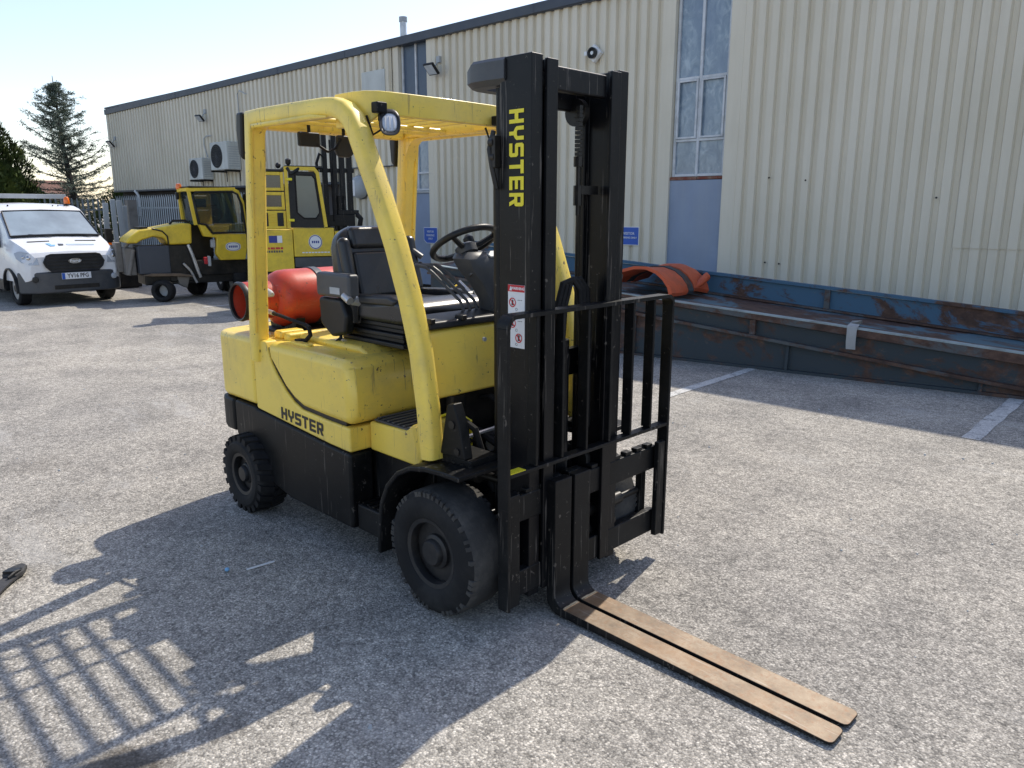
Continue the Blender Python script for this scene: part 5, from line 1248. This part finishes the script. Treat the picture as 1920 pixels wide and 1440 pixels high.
# beacon on the roof
m = MB(); m.lathe([(.065, 0), (.06, .02), (.0001, .021)], (-1.05, .60, 1.80), (0, 0, 1), 18); bs = V('beacon_base', m, PLA)
m = MB(); m.lathe([(.055, .02), (.058, .06), (.050, .13), (.03, .155), (.0001, .16)], (-1.05, .60, 1.80), (0, 0, 1), 18); V('beacon_dome', m, AMBER, bs)
m = MB()
for y in (.28, .38, .50, .56): m.ball((-.92, y, 1.785), .014, 8, 5)
m.ball((-.95, -.52, 1.78), .018, 8, 5); V('roof_plug', m, GREASE)

# ================================================================== THE YELLOW THREE WHEEL LOADER (nose towards the yard)
ld = thing('truck_mounted_loader', 'small yellow three wheel loader with a sloping nose beside the white van', 'loader', (-12.55, 4.0, 0))
ld.rotation_euler = (0, 0, radians(-10))
def Lp(name, mb, mat, par=None, **k): return build(name, mb, mat, par or ld, **k)
XF, XB = -12.55, -13.35
m = MB(); m.prism([(2.72, 1.10), (2.76, 1.19), (2.96, 1.335), (3.20, 1.36), (3.42, 1.40), (3.72, 1.46), (3.90, 1.445), (3.88, 1.06), (3.46, 1.055), (3.40, 1.17), (3.20, 1.21), (3.0, 1.15), (2.90, 1.09)], XF, XB, 'yz'); Lp('hood', m, YEL_M, bevel=.04, seg=3)
m = MB(); m.tube([(XF+.008, 3.18, 1.36), (XF+.012, 3.36, 1.31), (XF+.012, 3.44, 1.22), (XF+.012, 3.45, 1.07)], .014, 6); Lp('hood_seam', m, GREASE)
m = MB(); m.box(-13.4, -12.8, 3.02, 3.16, 1.352, 1.39); m.tube([(-12.8, 3.55, 1.43), (-12.8, 3.62, 1.50), (-12.8, 3.85, 1.50), (-12.8, 3.92, 1.45)], .022, 6); Lp('hood_handle', m, GREASE)
m = MB(); m.box(XF-.45, XF+.04, 2.90, 3.45, .52, 1.045); Lp('battery_box', m, surf('slate steel box', (.045, .052, .065), .5), bevel=.02)
m = MB(); m.box(XF-.78, XF-.55, 3.85, 4.40, .5, 1.42); m.box(XF-.8, XF-.05, 3.44, 3.90, .35, 1.05); m.box(-13.4, XF-.1, 3.0, 5.3, .30, .62); m.box(-13.4, XF-.05, 3.85, 4.95, .45, .74); Lp('chassis', m, GREASE, bevel=.02)
m = MB(); m.tube([(XF, 3.80, 1.05), (XF+.03, 3.86, .85), (XF+.03, 3.92, .60), (XF, 3.98, .42)], .03, 8); m.tube([(XF+.02, 3.68, .70), (XF+.04, 3.80, .55), (XF+.02, 3.9, .32)], .022, 8); Lp('hydraulic_hose', m, ALU)
m = MB(); m.prism([(2.92, .50), (3.10, .535), (3.60, .515), (3.82, .47), (3.80, .44), (3.45, .47), (3.10, .48)], XF+.10, XF-.42, 'yz'); Lp('mudguard', m, WOOD, bevel=.01)
m = MB(); m.prism([(3.55, .46), (3.78, .44), (3.72, .22), (3.58, .30)], XF+.02, XF-.35, 'yz'); Lp('wheel_fork', m, CONC, bevel=.02)
def mwheel(par, fn, x, y, r, w, axv):
    m = MB(); ax = Vector(axv); o = Vector((x, y, r))-ax*w/2
    m.lathe([(r*.58, .01), (r*.75, -.01), (r*.94, .0), (r, .03), (r, w-.03), (r*.94, w), (r*.75, w+.01), (r*.58, w-.01)], o, ax, 26, closed=True); t = fn('tyre', m, RUB)
    m = MB(); m.lathe([(r*.58, .02), (r*.5, .05), (r*.2, .04), (.0001, .03)], o, ax, 20); fn('rim', m, GREY, t)
mwheel(ld, Lp, -12.42, 3.26, .205, .20, Vector((.80, -.6, 0)))
mwheel(ld, Lp, -12.9, 4.75, .33, .24, Vector((0, 1, 0))); mwheel(ld, Lp, -13.4, 4.1, .30, .22, Vector((.6, .8, 0))); mwheel(ld, Lp, -13.9, 4.8, .33, .24, Vector((0, 1, 0)))
m = MB(); m.box(-13.35, -12.95, 2.60, 2.70, .55, 1.10); m.box(-13.3, -12.7, 2.70, 2.88, .50, 1.0); m.tube([(-12.8, 2.72, 1.0), (-12.78, 2.80, 1.10), (-12.75, 2.92, 1.12)], .035, 8); m.tube([(-12.7, 2.74, .50), (-12.7, 2.86, .98)], .04, 8); Lp('tow_bracket', m, CONC, bevel=.015)
# cab
m = MB()
m.sweep([(XF+.02, 3.97, 1.42), (XF+.02, 3.89, 2.055)], [(-.028, -.03), (.028, -.03), (.028, .03), (-.028, .03)], (1, 0, 0))
m.sweep([(XF+.02, 3.87, 2.075), (XF+.02, 4.70, 2.10), (XF+.02, 4.80, 2.05), (XF+.02, 4.88, 1.85), (XF+.02, 4.90, 1.45), (XF+.02, 4.91, 1.25)], [(-.03, -.035), (.03, -.035), (.03, .035), (-.03, .035)], (1, 0, 0))
m.sweep([(XB+.05, 3.92, 1.47), (XB+.05, 3.89, 2.08), (XB+.05, 4.75, 2.10), (XB+.05, 4.95, 1.45)], [(-.03, -.035), (.03, -.035), (.03, .035), (-.03, .035)], (1, 0, 0))
for y, z in ((3.89, 2.08), (4.74, 2.10)): m.box(XB+.05, XF, y-.03, y+.03, z-.03, z+.03)
Lp('cab_frame', m, YEL_M, smooth=30)
m = MB(); m.prism([(4.00, 2.03), (4.70, 2.05), (4.78, 2.0), (4.86, 1.8), (4.91, 1.27), (4.27, 1.26), (4.16, 1.42), (4.03, 1.45), (3.95, 1.95)], XF+.055, XF+.045, 'yz'); Lp('door_glass', m, CABGLASS)
m = MB(); dp = [(XF+.056, y, z) for y, z in ((4.00, 2.03), (4.70, 2.05), (4.79, 2.0), (4.86, 1.8), (4.91, 1.27), (4.27, 1.26), (4.16, 1.42), (4.03, 1.45), (3.95, 1.95))]; m.tube(dp, .022, 6, loop=True); m.box(XF+.03, XF+.05, 4.02, 4.38, 1.78, 1.80); Lp('door_seal', m, PLA)
m = MB(); m.add([(XF-.02, 3.885, 2.04), (XB+.10, 3.885, 2.04), (XB+.10, 3.93, 1.50), (XF-.02, 3.95, 1.50), (XF-.02, 3.893, 2.04), (XB+.10, 3.893, 2.04), (XB+.10, 3.938, 1.50), (XF-.02, 3.958, 1.50)], [(0, 1, 2, 3), (7, 6, 5, 4), (0, 4, 5, 1), (1, 5, 6, 2), (2, 6, 7, 3), (3, 7, 4, 0)]); Lp('quarter_glass', m, CABGLASS)
m = MB(); m.box(XB+.06, XB+.065, 3.93, 4.9, 1.3, 2.05); Lp('rear_glass', m, CABGLASS)
m = MB(); m.prism([(4.02, 1.43), (4.14, 1.41), (4.25, 1.24), (4.91, 1.24), (4.91, .98), (4.86, .735), (4.38, .735), (4.30, .86), (4.33, 1.17), (4.10, 1.20)], XF+.06, XF-.10, 'yz'); Lp('door_panel', m, YEL_M, bevel=.02, seg=3)
m = MB(); m.rings([[(XF+.061+d, 4.63+.145*q*cos(2*pi*i/24), .995+.085*q*math.copysign(abs(sin(2*pi*i/24))**.7, sin(2*pi*i/24))) for i in range(24)] for d, q in ((0, 1), (.006, 1), (.006, .001))]); bd = Lp('oval_badge', m, SIGNW)
m = MB(); m.rings([[(XF+.068+d, 4.63+.145*q*cos(2*pi*i/24), .995+.085*q*math.copysign(abs(sin(2*pi*i/24))**.7, sin(2*pi*i/24))) for i in range(24)] for d, q in ((0, .90), (.001, .90), (.001, .82), (0, .82))], cap=False); Lp('badge_ring', m, PRINTN, bd)
m = MB()
for q in range(5): m.box(XF+.0675, XF+.0685, 4.545+q*.036, 4.570+q*.036, .975, 1.015)
Lp('badge_print', m, PRINTN, bd)
m = MB(); m.box(XF-.05, XF+.03, 4.22, 4.31, .98, 1.14); m.box(XF-.1, XF+.0, 4.15, 4.21, .62, .82); Lp('lamp_box', m, GREY, bevel=.02)
m = MB(); m.box(XF-.12, XF-.04, 4.08, 4.16, .66, .80); Lp('fuel_cap', m, PRINTR, bevel=.02)
m = MB(); m.box(-13.45, -13.0, 4.20, 4.62, 1.20, 1.34); m.box(-13.48, -13.38, 4.20, 4.62, 1.34, 1.80); m.tube([(-12.8, 4.35, 1.2), (-12.82, 4.40, 1.58)], .03, 8); Lp('cab_seat', m, VINYL, bevel=.04, seg=3)
m = MB(); c_ = Vector((-12.85, 4.42, 1.60)); m.tube([c_+Vector((.05*sin(2*pi*i/20), .14*cos(2*pi*i/20), .13*sin(2*pi*i/20))) for i in range(20)], .014, 6, loop=True); Lp('steering_wheel', m, PLA)
m = MB(); m.box(XB+.0, -12.58, 3.90, 4.72, 2.115, 2.15); Lp('roof', m, PLA, bevel=.015)
m = MB(); m.lathe([(.055, 0), (.058, .05), (.045, .10), (.0001, .11)], (XB+.15, 3.87, 2.10), (0, 0, 1), 16); Lp('beacon', m, AMBER)
m = MB(); m.box(XB+.1, XB+.18, 3.80, 3.86, 1.90, 2.04); Lp('mirror', m, PLA, bevel=.015)
m = MB()
for y in (5.06, 5.36): m.box(-12.9, -12.78, y-.06, y+.06, .15, 2.02)
m.box(-12.86, -12.82, 4.99, 5.42, 1.85, 2.0); m.box(-12.86, -12.82, 4.99, 5.42, .4, .6); Lp('mast', m, MAST, bevel=.01)

# ================================================================== THE SECOND YELLOW MACHINE (side-loading forklift behind the first)
sl2 = thing('side_loader', 'taller yellow side loading forklift with stacked rear windows and black mast seen through the guard', 'side loader', (-9.62, 4.9, 0))
sl2.rotation_euler = (0, 0, radians(-24))
def S2(name, mb, mat, par=None, **k):
    mb.v = [(x, 4.9+(y-4.9)*.93, z) for x, y, z in mb.v]
    return build(name, mb, mat, par or sl2, **k)
X2 = -9.62; X3 = -11.2
def face(name, y0, y1, z0, z1, mat, dx=0, th=.05, par=None, bev=.012):
    m = MB(); m.box(X2+dx-th, X2+dx, y0, y1, z0, z1); return S2(name, m, mat, par, bevel=bev)
face('rear_panel', 3.845, 4.395, .66, 1.365, YEL_M, 0, .7); face('engine_panel', 4.405, 5.16, .905, 1.395, YEL_M, -.01, .7); face('engine_panel', 5.17, 6.32, .70, 1.335, YEL_M, -.02, .7)
face('louvre_panel', 4.41, 5.15, .72, .895, PLAG, -.015, .6)
m = MB(); m.box(X2-.9, X2-.1, 3.9, 6.3, .28, .70); m.box(X2-.9, X2-.05, 3.83, 4.40, .3, .66); S2('chassis', m, GREASE, bevel=.02)
# stacked windows
def winbox(y0, y1, z0, z1, slope=.0):
    m = MB()
    m.box(X2-.06, X2+.0, y0, y0+.05, z0, z1); m.box(X2-.06, X2, y1-.055, y1, z0, z1); m.box(X2-.06, X2, y0+.051, y1-.056, z0, z0+.05); m.box(X2-.06, X2, y0+.051, y1-.056, z1-.055, z1)
    w = S2('cab_window', m, YEL_M, bevel=.008)
    m = MB(); m.box(X2-.05, X2-.035, y0+.05, y1-.055, z0+.05, z1-.055); S2('pane', m, DGLASS, w)
winbox(3.80, 4.29, 2.02, 2.33); winbox(3.80, 4.29, 1.705, 2.0)
face('vent_door', 3.80, 4.30, 1.385, 1.69, YEL_M, 0, .06)
for y in (3.87, 4.14): face('vent_grille', y, y+.11, 1.43, 1.655, PLA, .012, .02, bev=.02)
for i in range(5): face('louvre', 4.0, 4.12, 1.45+i*.042, 1.468+i*.042, YEL_M, .012, .02, bev=.004)
m = MB(); m.box(X2-.8, X2+.01, 3.75, 4.32, 2.335, 2.375); m.box(X2-.8, X2-.02, 4.325, 5.0, 2.40, 2.44); S2('roof', m, PLA, bevel=.012)
m = MB()
m.sweep([(X2, 4.335, 1.39), (X2, 4.335, 2.42)], [(-.03, -.03), (.03, -.03), (.03, .03), (-.03, .03)], (1, 0, 0))
m.sweep([(X2, 4.37, 2.39), (X2, 4.84, 2.39), (X2, 4.90, 2.32), (X2, 5.01, 1.41)], [(-.03, -.03), (.03, -.03), (.03, .03), (-.03, .03)], (1, 0, 0))
m.box(X2-.75, X2-.05, 4.31, 4.36, 2.36, 2.39); m.box(X2-.75, X2-.05, 4.84, 4.90, 2.35, 2.39)
S2('cab_frame', m, YEL_M, smooth=30)
m = MB(); m.prism([(4.38, 1.40), (4.97, 1.40), (4.88, 2.34), (4.38, 2.35)], X2-.01, X2-.03, 'yz'); S2('door', m, PLA)
m = MB(); dpt = [(4.50, 2.28), (4.80, 2.28), (4.85, 2.22), (4.91, 1.66), (4.84, 1.56), (4.62, 1.56), (4.50, 1.66)]; m.prism(dpt, X2-.004, X2-.009, 'yz'); S2('door_glass', m, surf('teal tinted glass', (.06, .095, .10), .08, coat=1.0))
m = MB(); m.tube([(X2, y, z) for y, z in dpt], .014, 6, loop=True); S2('door_seal', m, RUB)
for z in (1.53, 2.21): 
    m = MB(); m.box(X2-.01, X2+.06, 4.335, 4.44, z-.022, z+.022); S2('door_hinge', m, PRINTY, bevel=.01)
m = MB(); m.lathe([(.06, 0), (.062, .06), (.045, .12), (.0001, .13)], (X2-.1, 3.93, 2.375), (0, 0, 1), 16); S2('beacon', m, AMBER)
m = MB(); m.lathe([(.02, 0), (.05, .04), (.05, .10), (.02, .12)], (X2-.1, 4.40, 2.44), (0, 0, 1), 14); m.ball((X2-.1, 4.22, 2.44), .05, 10, 7); m.tube([(X2+.02, 4.36, 2.40), (X2+.05, 4.42, 2.30), (X2+.04, 4.5, 2.34), (X2, 4.58, 2.40)], .03, 8); S2('roof_lamp', m, PLA)
m = MB(); m.box(X2-.3, X2-.05, 3.85, 4.02, 2.46, 2.86); S2('exhaust', m, PLA, bevel=.06, seg=3)
# badges and stickers
m = MB(); m.cyl((X2-.008, 4.80, 1.155), (X2+.0, 4.80, 1.155), .125, 26); b2 = S2('round_badge', m, SIGNW)
m = MB(); m.lathe([(.105, .001), (.105, .002), (.118, .002), (.118, .001)], (X2+.0, 4.80, 1.155), (1, 0, 0), 26, closed=True)
for q in range(4): m.box(X2+.0006, X2+.002, 4.735+q*.036, 4.76+q*.036, 1.135, 1.175)
S2('badge_print', m, PRINTN, b2)
m = MB(); m.box(X2+.001, X2+.005, 3.965, 4.11, 1.15, 1.27); st2 = S2('info_sticker', m, PRINTN)
m = MB(); m.box(X2+.001, X2+.0052, 4.112, 4.20, 1.15, 1.27); S2('info_sticker', m, SIGNW)
m = MB()
for q in range(6): m.box(X2+.001, X2+.004, 3.94+q*.045, 3.97+q*.045+.012*(q % 2), 1.04, 1.075)
S2('sticker_text', m, PRINTR)
m = MB()
for q in range(7): m.box(X2+.001, X2+.004, 3.90+q*.045, 3.93+q*.045, .985, 1.02)
S2('sticker_text', m, PLAG)
m = MB()
for q in range(9): m.box(X2-.009, X2-.006, 4.55+q*.058, 4.595+q*.058, .965, .985)
S2('panel_text', m, SIGNW)
# mast behind the cab
m = MB()
for y in (5.10, 5.28): m.box(X2-.5, X2-.34, y-.045, y+.045, .4, 3.3)
for y in (5.42, 5.56): m.box(X2-.45, X2-.33, y-.05, y+.05, .4, 3.3)
m.box(X2-.42, X2-.36, 5.0, 5.65, 2.35, 2.42); m.box(X2-.42, X2-.30, 4.95, 5.62, 1.42, 1.62); m.box(X2-.40, X2-.3, 5.3, 5.7, 1.62, 1.70); S2('mast', m, MAST, bevel=.008)
m = MB(); m.tube([(X2-.3, 5.02, 1.5), (X2-.28, 4.98, 2.0), (X2-.3, 4.94, 2.5), (X2-.3, 5.0, 2.66), (X2-.3, 5.08, 2.6)], .028, 8); m.tube([(X2-.3, 5.22, 1.5), (X2-.3, 5.2, 2.9)], .02, 8); m.tube([(X2-.3, 5.66, 1.62), (X2-.24, 5.72, 1.55), (X2-.28, 5.70, 1.42)], .05, 8); S2('mast_hose', m, RUB)
m = MB(); m.cyl((X2-.4, 5.36, 1.3), (X2-.4, 5.36, 1.95), .10, 16); S2('lift_cylinder', m, MAST)
m = MB(); m.box(X2-.3, X2-.292, 5.60, 5.635, 1.95, 2.22); S2('safety_label', m, SIGNW)
m = MB(); m.box(X2-.5, X2-.1, 5.55, 5.62, 1.335, 1.39); m.cyl((X2-.1, 5.75, 1.335), (X2-.1, 5.75, 1.39), .05, 12); S2('deck_fitting', m, GREASE)
mwheel(sl2, S2, X2-.15, 4.1, .34, .26, Vector((0, 1, 0))); mwheel(sl2, S2, X2-.15, 6.0, .34, .26, Vector((0, 1, 0)))

# ================================================================== SMALL THINGS ON THE GROUND
sb = thing('webbing_strap', 'black webbing strap end with a folded buckle lying at the left edge of the yard', 'strap', (-1.65, -1.74, 0))
m = MB(); m.sweep([(-1.20, -2.10, .006), (-1.45, -1.90, .012), (-1.58, -1.80, .020), (-1.66, -1.735, .012)], [(-.030, -.004), (.030, -.004), (.030, .005), (-.030, .005)], (0, 0, 1)); build('strap', m, STRAP, sb)
m = MB(); m.prism([(-1.605, -1.745), (-1.64, -1.70), (-1.70, -1.672), (-1.735, -1.685), (-1.725, -1.735), (-1.66, -1.79)], .006, .034, 'xy'); build('buckle', m, STRAP, sb, bevel=.010, seg=3)
m = MB(); m.obox((-1.655, -1.745, .038), (.018, .022, 0), (.022, -.018, .004), (0, 0, .006)); m.tube([(-1.60, -1.775, .03), (-1.62, -1.74, .042), (-1.645, -1.715, .035)], .007, 6); build('buckle_bar', m, PLA, sb)
tag(build('litter', MB().obox((-.935, -.86, .006), (.006, .07, 0), (.004, -.001, 0), (0, 0, .003)), SIGNW), 'thin white splinter on the shaded tarmac beside the forklift', 'litter')
lt = MB(); lt.ball((-1.00, -1.0, .011), .012, 8, 6, .8); tag(build('litter', lt, PRINTB), 'tiny pale blue scrap on the shaded tarmac left of the splinter', 'litter')
peb = MB(); rp = random.Random(5)
for _ in range(160):
    x = rp.uniform(-7, 2.6); y = rp.uniform(-2.2, 4.5); r = rp.choice((.004, .005, .006, .007, .010))
    a = rp.uniform(0, 6.28); n = 5; pts = [(x+r*rp.uniform(.7, 1.2)*cos(a+2*pi*i/n), y+r*rp.uniform(.7, 1.2)*sin(a+2*pi*i/n), 0) for i in range(n)]
    b = [(p[0], p[1], .0) for p in pts]; t = [(x+(p[0]-x)*.6, y+(p[1]-y)*.6, r*.9) for p in pts]
    peb.add(b+t, [tuple(range(n, 2*n))]+[(i, (i+1) % n, n+(i+1) % n, n+i) for i in range(n)])
gv = build('loose_grit', peb, GREY, smooth=20); gv['kind'] = 'stuff'
